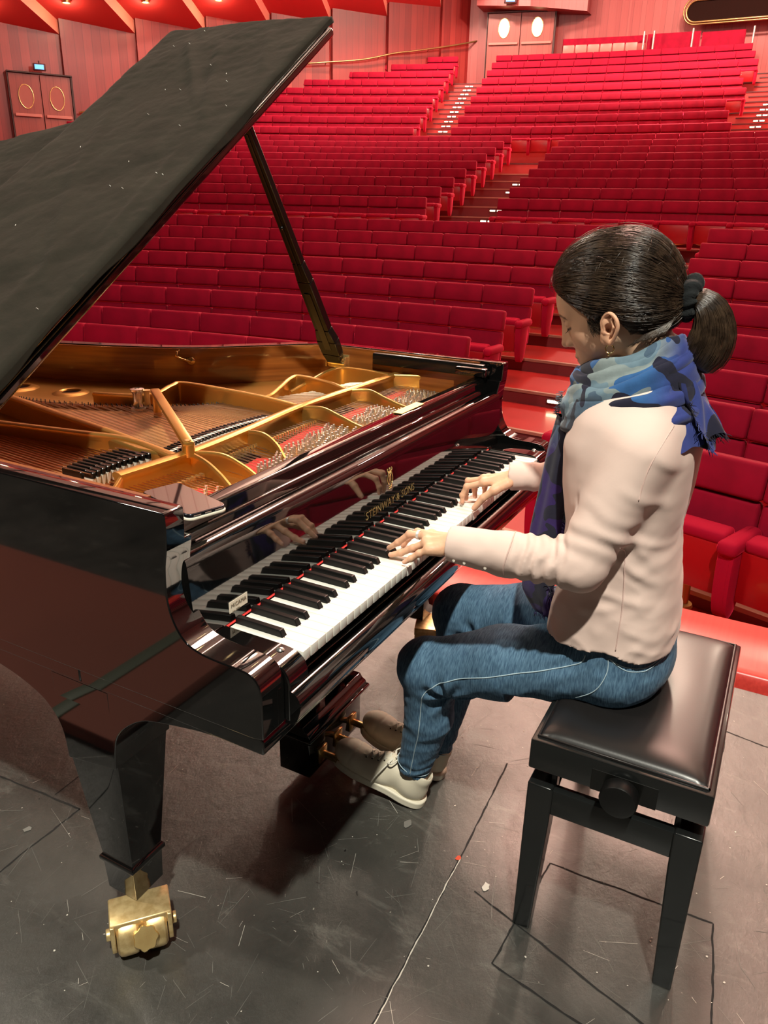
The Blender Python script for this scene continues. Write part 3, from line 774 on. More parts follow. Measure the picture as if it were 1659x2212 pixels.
blk = [(.155, .66), (.155, .7615), (.04, .7615)] + [tuple(p) for p in catmull([(.028, .761), (.008, .757), (-.006, .745), (-.012, .728)], 4)] + [(-.012, .66)]
for a, b_ in [(XB+RA+.0005, XK-.002), (XK+1.227, W-RA-.0005)]:
    q = MB(); q.prism(blk, a, b_, 0); o = q.build('key_block', 'lacquer', piano); bevel(o, .0025)
for x, y in [(XK-.020, .030), (W-.09, .030)]:
    q = MB(); q.lathe([(0, .004), (.005, .003), (.007, 0)], (x, y, .7615), 14); q.build('screw', 'steel', piano, smooth=True)
fb = [(.156, .757), (.166, .885)] + [tuple(p) for p in catmull([(.168, .900), (.174, .911), (.184, .915), (.193, .910), (.197, .898)], 4)] + [(.197, .757)]
q = MB(); q.prism(fb, XB+RT+.001, W-RT-.001, 0)
fall = q.build('fallboard', 'lacquer', piano, smooth=True, angle=.5)
# key-lid hinge moulding and polished rail above
q = MB(); q.prism([(.199, .88), (.199, .925), (.203, .930), (.207, .930), (.207, .88)], XB+RT+.001, W-RT-.001, 0); o = q.build('hinge_moulding', 'lacquer', piano); bevel(o, .002)
q = MB(); q.prism([(.208, .86), (.208, .950), (.212, .956), (.238, .958), (.243, .953), (.243, .86)], XB+RT+.001, W-RT-.001, 0)
o = q.build('front_rail', 'lacquer', piano); bevel(o, .003)
q = MB(); q.rbox((.84, .214, .9575), (.97, .240, .9590), .0007, 1); o = q.build('rail_plaque', 'plate_gold', piano)
q = MB(); q.rbox((XB+RA+.002, .1530, .7560), (W-RT-.08, .1568, .7585), .0008, 1); q.build('felt_strip', 'felt_red', piano)
# treble side slide pad of the music desk
q = MB(); q.rbox((W-RT-.03, .215, .955), (W-RT-.001, .60, .993), .006, 2); o = q.build('desk_slide', 'satin_black', piano, smooth=True, angle=.6)
q = MB(); q.rbox((W-RT-.05, .20, .9585), (W-RT-.002, .30, .985), .006, 2)
q.build('desk_slide_block', 'lacquer', piano, smooth=True, angle=.6)
# emblem and maker's name on the fallboard
def fby(z): return .156+(z-.757)*(.010/.128)-.0006
ly = MB()
cx, cz = .687, .848
def lp(x, z): return (cx+x, fby(cz+z)-.0004, cz+z)
for s in (-1, 1):
    ly.tube([lp(s*x, z) for x, z in catmull([(.002, -.018), (.010, -.012), (.0125, -.002), (.009, .008), (.0075, .014), (.011, .020), (.0085, .023)], 5)], .0009, 6)
    ly.tube([lp(s*.009, -.019), lp(0, -.0215)], .0010, 6)
ly.tube([lp(-.010, .0155), lp(.010, .0155)], .0009, 6)
for k in (-.0035, 0, .0035): ly.tube([lp(k, -.014), lp(k, .016)], .0005, 5)
ly.tube([lp(0, .016), lp(0, .0235)], .0012, 6)
ly.tube([lp(-.007, -.0245), lp(.007, -.0245)], .0014, 6)
ly.tube([lp(.004, .006), lp(-.003, .004), lp(.004, -.002), lp(-.004, -.006)], .0009, 6)
o = ly.build('lyre_emblem', 'brass', fall, smooth=True)
def text(txt, name, size, loc, rot, material, parent, extrude=.0003, align='CENTER'):
    c = bpy.data.curves.new(name, 'FONT'); c.body = txt; c.size = size; c.extrude = extrude; c.align_x = align; c.space_character = 1.05
    tmp = bpy.data.objects.new(name+'_t', c); COL.objects.link(tmp)
    dg = bpy.context.evaluated_depsgraph_get(); me = bpy.data.meshes.new_from_object(tmp.evaluated_get(dg))
    bpy.data.objects.remove(tmp); me.materials.clear(); me.materials.append(MATS[material])
    o = bpy.data.objects.new(name, me); COL.objects.link(o); o.location = loc; o.rotation_euler = rot; o.parent = parent
    return o
text('STEINWAY & SONS', 'maker_lettering', .027, (cx, fby(.785)-.0005, .783), (PI/2, 0, 0), 'brass', fall)
st = MB(); st.rbox((XK+.012, fby(.79)-.0006, .769), (XK+.062, fby(.79)+.0002, .796), .0003, 1)
st = st.build('sticker', 'paper', fall); tag(st, 'small cream paper label at bass end')
text('MICAMA', 'sticker_lettering', .0105, (XK+.037, fby(.79)-.0012, .7835), (PI/2, 0, 0), 'ink', st, .0002)
text('Nr. 2006', 'sticker_lettering', .0055, (XK+.030, fby(.79)-.0012, .774), (PI/2, 0, 0), 'ink', st, .0002)

# keys
kw = 1.225/52
q = MB(); q.rbox((.0006, .0, ZK-.021), (kw-.0006, .152, ZK), .0016, 2)
wk = q.build('white_key', 'ivory', piano, smooth=True, angle=.5)
wk.location = (XK, 0, 0)
pressed = {16: -.004, 31: -.004}
for i in range(1, 52):
    o = wk.copy(); COL.objects.link(o); o.location = (XK+i*kw, 0, pressed.get(i, 0))
q = MB()
w0, w1, h = .0074, .0056, .0120
q.add([(-w0, .052, ZK-.003), (w0, .052, ZK-.003), (w0, .152, ZK-.003), (-w0, .152, ZK-.003), (-w1, .059, ZK+h), (w1, .059, ZK+h), (w1, .152, ZK+h), (-w1, .152, ZK+h)],
      [(0, 3, 2, 1), (4, 5, 6, 7), (0, 1, 5, 4), (1, 2, 6, 5), (2, 3, 7, 6), (3, 0, 4, 7)])
bk_ = q.build('black_key', 'ebony', piano); bevel(bk_, .0016, 3)
names = 'ABCDEFG'; first_b = True
for i in range(51):
    nm = names[i % 7]
    if nm in 'BE': continue
    off = {'C': -.0018, 'D': .0018, 'F': -.0022, 'G': 0, 'A': .0022}[nm]
    x = XK+(i+1)*kw+off
    if first_b: bk_.location = (x, 0, 0); first_b = False
    else:
        o = bk_.copy(); COL.objects.link(o); o.location = (x, 0, 0)

# ---- iron plate, strings, pins
pl = MB()
inner = [(W-RT-.013, .245)]+[tuple(p) for p in ib2[1:]]+[(XB+RT+.013, 1.72), (XB+RT+.013, .245)]
pz = .882
pl.prism(inner, pz-.012, pz, 2)
# raised rim flange of the plate
o = pl.build('iron_plate', 'plate_gold', piano); bevel(o, .003)
def strut(path, zt, wd=.012, base=None, name='plate_strut', parent=None):
    """standing web with a rounded top flange; path (x,y), zt top heights"""
    P = catmull([(x, y, z) for (x, y), z in zip(path, zt)], 7); g = MB(); v = []; base = pz-.004 if base is None else base
    N = len(P)
    for i, p in enumerate(P):
        t = P[min(i+1, N-1)]-P[max(i-1, 0)]; t = t[:2]/np.linalg.norm(t[:2]); nn = np.array([-t[1], t[0]])
        for sgn, dz, ww in [(-1, None, 1.15), (-1, -.016, .85), (-1, -.010, 1.35), (-1, -.003, 1.3), (-.5, 0, 1.3), (.5, 0, 1.3), (1, -.003, 1.3), (1, -.010, 1.35), (1, -.016, .85), (1, None, 1.15)]:
            z = base if dz is None else max(base, p[2]+dz)
            v.append((p[0]+nn[0]*wd/2*sgn*ww, p[1]+nn[1]*wd/2*sgn*ww, z))
    k = 10
    g.add(v, [(i*k+j, i*k+j+1, (i+1)*k+j+1, (i+1)*k+j) for i in range(N-1) for j in range(k-1)]+[tuple(range(k)), tuple(range((N-1)*k, N*k))])
    return g
plate = o
s = strut([(.205, .512), (.395, .498), (.60, .508), (.865, .532), (1.112, .528), (1.369, .520), (1.45, .515)], [.935]*7, .020)
s.build('cross_bar', 'plate_gold', plate, smooth=True, angle=.8)
webs = [([(.395, .495), (.370, .43), (.345, .37), (.318, .305), (.315, .25)], [.932, .930, .918, .897, .892]),
        ([(.405, .49), (.425, .43), (.425, .37), (.415, .31), (.43, .25)], [.932, .930, .912, .893, .890]),
        ([(.60, .50), (.598, .45), (.580, .40), (.556, .36), (.54, .32)], [.932, .932, .918, .897, .888]),
        ([(.865, .525), (.880, .47), (.875, .41), (.868, .34), (.87, .25)], [.932, .934, .920, .903, .900]),
        ([(1.112, .522), (1.135, .47), (1.125, .41), (1.12, .34), (1.125, .25)], [.932, .934, .920, .904, .900]),
        ([(1.369, .515), (1.41, .42), (1.43, .33), (1.44, .25)], [.934, .934, .925, .915]),
        ([(.209, .505), (.16, .48), (.10, .47), (.06, .47)], [.93, .92, .90, .89])]
for pth, zt in webs: strut(pth, zt, .0065).build('plate_web', 'plate_gold', plate, smooth=True, angle=.8)
backs = [([(.350, .503), (.400, .70), (.46, .98), (.528, 1.284), (.56, 1.62), (.57, 2.0)], [.936, .940, .940, .938, .935, .93], .016),
         ([(.355, .503), (.385, .66), (.365, .80), (.336, 1.028), (.29, 1.40), (.24, 1.90)], [.936, .940, .940, .936, .93, .925], .016),
         ([(.865, .54), (.885, .70), (.90, .955), (.86, .975), (.80, .968), (.765, .99), (.745, 1.05), (.739, 1.16)], [.935, .940, .940, .938, .930, .925, .922, .915], .012),
         ([(1.112, .54), (1.15, .62), (1.18, .745), (1.14, .755), (1.06, .735), (.985, .73), (.962, .80), (.950, .85)], [.935, .938, .938, .935, .925, .912, .905, .895], .012),
         ([(1.369, .53), (1.37, .62), (1.36, .70), (1.30, .72), (1.20, .715), (1.12, .74)], [.935, .94, .94, .935, .925, .90], .012)]
for pth, zt, wd in backs: strut(pth, zt, wd).build('plate_strut', 'plate_gold', plate, smooth=True, angle=.8)
# filled root where the bass struts meet
q = MB(); q.prism([(.352, .50), (.345, .60), (.375, .72), (.404, .72), (.392, .60), (.37, .50)], pz, .934, 2); bevel(q.build('strut_root', 'plate_gold', plate), .006, 3)
# sound holes
for x, y, r in [(.791, 1.322, .030), (.749, 1.505, .034), (.70, 1.70, .034)]:
    q = MB(); q.lathe([(r*.92, .001), (r, .006), (r*1.15, .008), (r*1.5, .004), (r*1.8, .0)], (x, y, pz), 32); q.build('sound_hole_ring', 'plate_gold', plate, smooth=True)
    q = MB(); q.lathe([(0, .0012), (r*.95, .0012)], (x, y, pz), 28); q.build('sound_hole', 'booth_dark', plate, fix=False)
# soundboard area showing under the strings
q = MB()
q.prism([(.42, .56), (.84, .58), (.86, .93), (.73, .97), (.66, 1.28), (.56, 1.27), (.50, .98)], pz+.0005, pz+.0025, 2)
q.prism([(.20, .56), (.34, .58), (.35, .80), (.31, 1.02), (.25, 1.55), (.12, 1.60), (.08, .60)], pz+.0005, pz+.0025, 2)
q.prism([(.90, .58), (1.10, .58), (1.15, .72), (1.0, .70), (.94, .86)], pz+.0005, pz+.0025, 2)
q.build('soundboard', 'soundboard', piano)
# bridges
q = MB(); q.prism([tuple(p) for p in offset([np.array(p) for p in catmull([(.62, 1.34), (.64, 1.22), (.70, 1.06), (.76, .95), (.83, .86), (.93, .79)], 5)], .012)] +
                  [tuple(p) for p in offset([np.array(p) for p in catmull([(.62, 1.34), (.64, 1.22), (.70, 1.06), (.76, .95), (.83, .86), (.93, .79)], 5)], -.012)][::-1], pz, .893, 2)
br = q.build('bridge', 'mahogany', piano)
brp = catmull([(.62, 1.34), (.64, 1.22), (.70, 1.06), (.76, .95), (.83, .86), (.95, .78), (1.12, .70), (1.33, .655)], 20)
q = MB()
for i, p in enumerate(brp[:100:2]):
    for dx in (-.006, .006): q.cyl((p[0]+dx, p[1], .89), (p[0]+dx*1.2, p[1], .901), .0013, 5)
q.build('bridge_pins', 'ebony', piano, smooth=True); tag(bpy.context.scene.objects['bridge_pins'], kind='stuff')
# strings
q = MB(); N = 66
for i in range(N):
    t = i/(N-1); x0 = .425+(1.405-.425)*t
    bp = brp[min(len(brp)-1, int(t**.62*(len(brp)-1)))]
    for dx in (-.0022, .0022):
        q.tube([(x0+dx, .545, .9), (bp[0]+dx, bp[1], .897)], .0007, 4, cap=False)
        q.tube([(x0+dx, .50, .9), (x0+dx-.012*0, .36, .889)], .0007, 4, cap=False)
o = q.build('steel_strings', 'steel_string', piano, smooth=True); tag(o, kind='stuff')
q = MB()
for i in range(26):
    t = i/25; x0 = .085+.265*t
    q.tube([(x0, .54, .902), (x0+.12*(1-t*.1), 1.62-.30*(1-t)*0, .908)], .0021 if t < .6 else .0016, 5, cap=False)
    q.tube([(x0, .50, .902), (x0+.01, .33, .892)], .0014, 4, cap=False)
o = q.build('bass_strings', 'copper', piano, smooth=True); tag(o, kind='stuff')
# dark action gap behind the felt in each bay
q = MB()
for (a, b_, y0, y1) in [(.44, .575, .438, .500), (.615, .855, .466, .520), (.895, 1.10, .470, .516), (1.14, 1.36, .474, .510)]: q.box((a, y0, pz), (b_, y1, pz+.0012))
q.build('action_gap', 'booth_dark', plate)
# stringing felt
def feltpath(pts, w_):
    g = MB(); c = [np.array(p) for p in catmull(pts, 6)]; a = offset(c, w_/2); b2 = offset(c, -w_/2)
    g.prism([tuple(p) for p in a]+[tuple(p) for p in b2][::-1], pz+.001, pz+.0065, 2); return g
for pts, w_ in [([(.285, .385), (.32, .388)], .035), ([(.44, .385), (.50, .40), (.55, .408)], .045), ([(.615, .425), (.70, .440), (.79, .452), (.855, .455)], .034),
                ([(.895, .445), (1.0, .455), (1.09, .458)], .030), ([(1.14, .455), (1.24, .462), (1.35, .462)], .026)]:
    feltpath(pts, w_).build('stringing_felt', 'felt_red', piano)
# agraffes (brass dots in front of the cross bar)
q = MB()
for i in range(40):
    x = .44+.41*i/39
    q.box((x-.002, .470, pz), (x+.002, .476, .903))
for i in range(10):
    x = .24+.12*i/9; q.box((x-.003, .43, pz), (x+.003, .44, .903))
o = q.build('agraffes', 'brass', piano); tag(o, kind='stuff')
# tuning pins
pins = []
def pinrow(x0, x1, y0, y1, nx, ny, skew=.004):
    for i in range(nx):
        for j in range(ny):
            x = x0+(x1-x0)*(i+(.5 if j % 2 else 0))/nx; y = y0+(y1-y0)*j/(ny-1)+.006*math.sin(i*.9)
            pins.append((x, y+(i/nx)*.03))
pinrow(.265, .315, .300, .345, 3, 3); pinrow(.445, .575, .285, .360, 9, 6); pinrow(.590, .850, .290, .392, 17, 6)
pinrow(.905, 1.095, .300, .395, 13, 6); pinrow(1.155, 1.345, .310, .400, 12, 6)
p0 = MB(); p0.cyl((0, 0, 0), (0, 0, .024), .0034, 8, r2=.0029); p0 = p0.build('tuning_pin', 'steel', piano, smooth=True, angle=.7)
pins.sort(key=lambda p: proj((p[0], p[1], .9))[2])
p0.location = (*pins[0], pz)
for p in pins[1:100]:
    o = p0.copy(); COL.objects.link(o); o.location = (*p, pz)
q = MB()
for p in pins[100:]: q.cyl((*p, pz), (*p, pz+.024), .0034, 8, r2=.0029)
o = q.build('tuning_pins', 'steel', piano, smooth=True, angle=.7); tag(o, kind='stuff')
# hub bar across the tenor strings
q = MB()
c = [np.array([.386, .490]), np.array([.724, .907])]; d = c[1]-c[0]; L = np.linalg.norm(d)
M = Matrix.Translation((*c[0], .952)) @ Matrix.Rotation(math.atan2(d[1], d[0]), 4, 'Z')
q.rbox((-.010, -.0125, -.007), (L, .0125, .007), .005, 2, M=M)
hb = q.build('brace_bar', 'plate_gold', plate, smooth=True, angle=.6)
q = MB(); q.cyl((*c[0], .925), (*c[0], .951), .0135, 24); q.cyl((*(c[1]-d*.03), pz), (*(c[1]-d*.03), .957), .011, 20); q.build('brace_post', 'plate_gold', plate, smooth=True, angle=.7)
q = MB(); q.cyl((*c[0], .959), (*c[0], .9605), .007, 16); q.build('brace_screw', 'brass', plate, smooth=True, angle=.7)
q = MB(); q.lathe([(0, .0), (.024, 0), (.024, .006), (.016, .010), (.0125, .02), (.013, .045), (.019, .052), (.019, .058), (.008, .060), (.007, .055), (0, .055)], (.735, .985, .888), 24)
q.build('bell_knob', 'steel', piano, smooth=True, angle=.7)
q = MB(); q.cyl((.757, .972, .885), (.757, .972, .935), .008, 14); q.cyl((.757, .972, .935), (.757, .972, .94), .011, 14); q.build('bell_bolt', 'brass_worn', piano, smooth=True, angle=.7)
# dampers: bass blocks with white felt wedges
for i in range(11):
    t = i/10; x = .178+.150*t; y = .545+.010*math.sin(t*3); w_ = .0044; zb = .912
    q = MB(); q.rbox((x-w_, y+.030, zb+.006), (x+w_, y+.085, zb+.022), .002, 1, 0)
    q.add([(x-w_*.5, y+.004, zb-.016), (x+w_*.5, y+.004, zb-.016), (x+w_*.5, y+.016, zb-.016), (x-w_*.5, y+.016, zb-.016), (x-w_, y-.002, zb+.012), (x+w_, y-.002, zb+.012), (x+w_, y+.022, zb+.012), (x-w_, y+.022, zb+.012)],
          [(0, 3, 2, 1), (4, 5, 6, 7), (0, 1, 5, 4), (1, 2, 6, 5), (2, 3, 7, 6), (3, 0, 4, 7)], 1)
    q.rbox((x-w_, y-.003, zb+.012), (x+w_, y+.022, zb+.026), .002, 1, 0)
    q.tube([(x-.0071, y+.0, zb+.024), (x-.0071, y+.09, zb+.024)], .0011, 5, 2)
    q.build('bass_damper', ['satin_black', 'felt_white', 'steel_string'], piano)
q0 = None
for i in range(30):
    t = i/29; x = .415+(.80-.415)*t; y = .565+.02*math.sin(t*PI)
    q = MB(); q.rbox((-.0048, 0, .903), (.0048, .045, .911), .002, 1, 0); q.rbox((-.0048, 0, .9), (.0048, .014, .9055), .001, 1, 1)
    q.add([(-.0045, .006, .9115), (.0045, .006, .9115), (.0045, .018, .9115), (-.0045, .018, .9115)], [(0, 1, 2, 3)], 1)
    if q0 is None: q0 = q.build('tenor_damper', ['satin_black', 'felt_white'], piano); o = q0
    else: o = q0.copy(); COL.objects.link(o)
    o.location = (x, y, 0)

# hook on the inner rim
best = min(range(2, len(ib2)-1), key=lambda i: abs(proj((*ib2[i], .955))[0]-402)+(0 if ib2[i][0] > .5 else 1e4))
hp = ib2[best]; tn = ib2[best+1]-ib2[best-1]; tn = tn/np.linalg.norm(tn); nn_ = np.array([-tn[1], tn[0]])
if nn_@(np.array([.6, 1.0])-hp) < 0: nn_ = -nn_
if tn[1] < 0: tn = -tn
T3, N3 = np.array([*tn, 0]), np.array([*nn_, 0]); H3 = np.array([*hp, .958])
Mh = Matrix.Identity(4)
for i_ in range(3): Mh[i_][0] = T3[i_]; Mh[i_][1] = (0, 0, 1)[i_]; Mh[i_][2] = N3[i_]; Mh[i_][3] = H3[i_]
q = MB(); q.lathe([(0, .010), (.009, .009), (.013, .005), (.015, 0)], (0, 0, 0), 20); q.v = [tuple(Mh @ Vector(v_)) for v_ in q.v]
hk = q.build('hook_plate', 'brass', piano, smooth=True)
q = MB(); q.tube([H3+N3*.012, H3+N3*.016+T3*.012+np.array([0, 0, .004]), H3+N3*.016+T3*.034+np.array([0, 0, .012]), H3+N3*.016+T3*.044+np.array([0, 0, .018]), H3+N3*.016+T3*.040+np.array([0, 0, .034])], [.004, .0036, .0034, .004, .0026], 8)
q.build('lid_hook', 'brass', hk, smooth=True)

# ---- lid
outl = [(LW+.012, .66)]+[tuple(p+np.array([.045*(p[0] > 1.2), 0])) for p in ctr if p[1] > .68]+[(-.012, 1.78), (-.012, .66)]
outl = [(x+.010 if x > .3 else x, y) for x, y in outl]
cth, sth = math.cos(TH), math.sin(TH)
def lidprism(poly, h0, h1):
    g = MB(); n = len(poly); v = [lidP(x, y, h0) for x, y in poly]+[lidP(x, y, h1) for x, y in poly]
    f_ = [(i, (i+1) % n, n+(i+1) % n, n+i) for i in range(n)]+[tuple(range(n))[::-1], tuple(range(n, 2*n))]
    return g.add(v, f_)
o = lidprism(outl, 0, .022).build('lid', 'lacquer', piano); bevel(o, .007, 4)
lid = o
FB = 1.215
o = lidprism([(LW+.010, .662), (LW+.010, FB), (-.01, FB), (-.01, .662)], .026, .047).build('lid_flap', 'lacquer', piano); bevel(o, .007, 4)
q = MB(); q.tube([lidP(.0, .664, .024), lidP(LW+.008, .664, .024)], .004, 8); q.build('flap_hinge', 'satin_black', piano, smooth=True)
# cloth cover: grid draped over flap and lid with wrinkles
rs = np.random.RandomState(3)
def vnoise(seed):
    g = np.random.RandomState(seed).rand(64, 64)
    def f(x, y):
        x = np.asarray(x, float); y = np.asarray(y, float)
        xi = np.floor(x).astype(int); yi = np.floor(y).astype(int); fx = x-xi; fy = y-yi; fx = fx*fx*(3-2*fx); fy = fy*fy*(3-2*fy)
        a = g[xi % 64, yi % 64]; b = g[(xi+1) % 64, yi % 64]; c = g[xi % 64, (yi+1) % 64]; d = g[(xi+1) % 64, (yi+1) % 64]
        return (a*(1-fx)+b*fx)*(1-fy)+(c*(1-fx)+d*fx)*fy-.5
    return f
n1, n2, n3, n4 = vnoise(1), vnoise(2), vnoise(3), vnoise(4)
xs = np.array([p[0] for p in ctr]); ys = np.array([p[1] for p in ctr])
def edge_s(y):      # lid width at y
    if y <= .72: return LW+.012
    idx = [i for i in range(len(ctr)) if ctr[i][1] >= .68 and i < len(ctr)*.62]
    yy = [ctr[i][1] for i in idx]; xx = [ctr[i][0]+.012+.045*(ctr[i][0] > 1.2) for i in idx]
    return float(np.interp(y, yy, xx))
cl_ = MB()
NU, NV = 240, 240
def clothpt(u, v):
    # v: across the lid from front drop to rear; u: from hinge side to treble edge incl. overhang
    yv = -.05+v*(1.42+.05)      # distance from front edge
    y = .655+yv
    if y < .655: y = .652; drop = (-yv)
    else: drop = 0
    E = edge_s(min(y, FB)) if y < FB else edge_s(y)
    if y < FB+.02: E = max(E, LW+.012)
    if y >= FB+.02: E = edge_s(y)
    oh = .045 if y > 1.06 else .003
    s = -.03+u*(E+oh+.03); over = max(0, s-E); s = min(s, E+.004)
    blend = 1/(1+math.exp((y-(FB+.012))/.010))
    h = .026+.027*blend
    wr = .0
    if drop == 0:
        wr = .014*float(n1(s*3.2+y*1.5, y*3.8-s*1.1))+.020*abs(float(n2(s*5+3.0*y, y*2.2)))+.009*abs(float(n3(s*13+y*6, y*10)))+.0045*abs(float(n4(s*30+9*y, y*24)))+.002*float(n2(s*60, y*55))
        rid = 0
        for (s0, y0, s1, y1, amp, wd) in [(.95, .72, 1.42, .95, .009, .018), (1.05, .80, 1.46, 1.10, .008, .016), (.70, .95, 1.2, 1.16, .006, .02), (.35, .72, .8, 1.0, .006, .02), (1.2, .70, 1.45, .80, .007, .014), (.1, .8, .6, .78, .005, .02), (.5, .70, .95, .74, .005, .014)]:
            ax, ay = s1-s0, y1-y0; t = ((s-s0)*ax+(y-y0)*ay)/(ax*ax+ay*ay); tt_ = min(1, max(0, t)); dd = math.hypot(s-s0-ax*tt_, y-y0-ay*tt_)
            rid += amp*math.exp(-(dd/wd)**2)*(1-abs(2*tt_-1)**3)
        wr += rid*1.5
    wr = max(0, wr)
    h += wr*.55
    if over > 0: h -= over*.9+.002
    if drop > 0:
        h = .049-min(drop, .05)*(.30+.35*float(n1(s*7, 5)))
        y = .6495-.0015*drop/.05+.003*float(n3(s*12, 1.0))
    return lidP(s, y, h)
cl_.grid(clothpt, NU, NV)
o = cl_.build('lid_cover', 'cloth_black', piano, smooth=True); tag(o, 'wrinkled black cloth draped over the lid')
md = o.modifiers.new('thick', 'SOLIDIFY'); md.thickness = .0012; md.offset = -1
q = MB()
for i in range(26):
    s, y = random.uniform(.1, 1.4), random.uniform(.68, 1.15); P = clothpt((s+.03)/(edge_s(y)+.075), (y-.655+.05)/1.47); a = random.random()*3
    q.tube([P, (P[0]+.004*math.cos(a), P[1]+.004*math.sin(a), P[2]+.003)], .0007, 4)
q.build('lint', 'lint', o); tag(bpy.context.scene.objects['lint'], kind='stuff')

# ---- prop stick
def beam(mb, p, q_, sec0, sec1, n=1, up=(0, 1, 0)):
    p, q_ = Vector(p), Vector(q_); t = (q_-p).normalized(); a = t.cross(Vector(up)).normalized(); b2 = a.cross(t).normalized(); v = []
    for c, (w_, h_) in ((p, sec0), (q_, sec1)):
        for sx, sy in ((-1, -1), (1, -1), (1, 1), (-1, 1)): v.append(c+a*sx*w_/2+b2*sy*h_/2)
    mb.add(v, [(0, 1, 2, 3), (7, 6, 5, 4), (0, 4, 5, 1), (1, 5, 6, 2), (2, 6, 7, 3), (3, 7, 4, 0)])
B0 = Vector((1.385, .735, .945)); T0 = Vector(lidP(1.075, .69, -.002)); dv = T0-B0
pr = MB(); at_ = lambda t: B0+dv*t
beam(pr, at_(0.02), at_(.06), (.030, .050), (.030, .066)); beam(pr, at_(.06), at_(.13), (.030, .066), (.030, .070)); beam(pr, at_(.13), at_(.19), (.030, .070), (.028, .050))
beam(pr, at_(.19), at_(.42), (.028, .050), (.026, .046)); beam(pr, at_(.42), at_(.50), (.026, .046), (.022, .034)); beam(pr, at_(.50), at_(1.0), (.022, .034), (.018, .026))
prop = pr.build('lid_prop', 'satin_black', piano); bevel(prop, .003, 2)
q = MB(); beam(q, at_(.08)+Vector((-.016, 0, 0)), at_(.36)+Vector((-.016, 0, 0)), (.006, .024), (.006, .020)); beam(q, at_(.44)+Vector((-.014, 0, 0)), at_(.97)+Vector((-.011, 0, 0)), (.004, .006), (.004, .005))
q.build('inner_prop', 'bench_wood', prop)
q = MB(); q.cyl(at_(.64)+Vector((-.012, 0, 0)), at_(.64)+Vector((-.020, 0, 0)), .005, 10); q.build('prop_button', 'satin_black', prop, smooth=True)
q = MB(); q.tube([B0+Vector((0, -.036, 0)), B0+Vector((0, .036, 0))], .006, 10)
for s_ in (-1, 1): q.rbox((B0.x-.010, B0.y+s_*.036-.003, B0.z-.014), (B0.x+.016, B0.y+s_*.036+.003, B0.z+.022), .002, 2)
q.rbox((B0.x+.012, B0.y-.04, B0.z-.018), (B0.x+.020, B0.y+.04, B0.z+.028), .002, 2)
q.build('prop_hinge', 'brass', piano, smooth=True, angle=.6)

# ---- legs with twin-wheel casters
def leg(name_loc, flip=1):
    L = MB(); cx, cy = name_loc
    def sec(z, hx, hy, ox=0, oy=0): return [(cx-hx+ox, cy-hy+oy, z), (cx+hx+ox, cy-hy+oy, z), (cx+hx+ox, cy+hy+oy, z), (cx-hx+ox, cy+hy+oy, z)]
    secs = [sec(.095, .0385, .0385), sec(.166, .041, .041), sec(.172, .0465, .0465), sec(.181, .0465, .0465), sec(.188, .041, .041), sec(.53, .0695, .070), sec(.628, .0705, .071)]
    v = [p for s_ in secs for p in s_]
    f_ = [(4*i+k, 4*i+(k+1) % 4, 4*i+4+(k+1) % 4, 4*i+4+k) for i in range(len(secs)-1) for k in range(4)]+[(3, 2, 1, 0), tuple(range(4*len(secs)-4, 4*len(secs)))]
    L.add(v, f_)
    # arched bracket that spreads into the case before and behind the leg
    br_ = [(cy-.32, .629)]+[tuple(p) for p in catmull([(cy-.27, .624), (cy-.184, .608), (cy-.142, .594), (cy-.106, .568), (cy-.082, .540), (cy-.071, .505), (cy-.066, .46)], 5)]
    br_ += [tuple(p) for p in catmull([(cy+.058, .44), (cy+.066, .505), (cy+.095, .548), (cy+.142, .574), (cy+.216, .594), (cy+.34, .612), (cy+.50, .625)], 5)]+[(cy+.50, .632), (cy-.32, .632)]
    L.prism(br_, cx-.0700, cx+.0700, 0)
    o = L.build('front_leg', 'lacquer', piano); bevel(o, .004, 3)
    return o
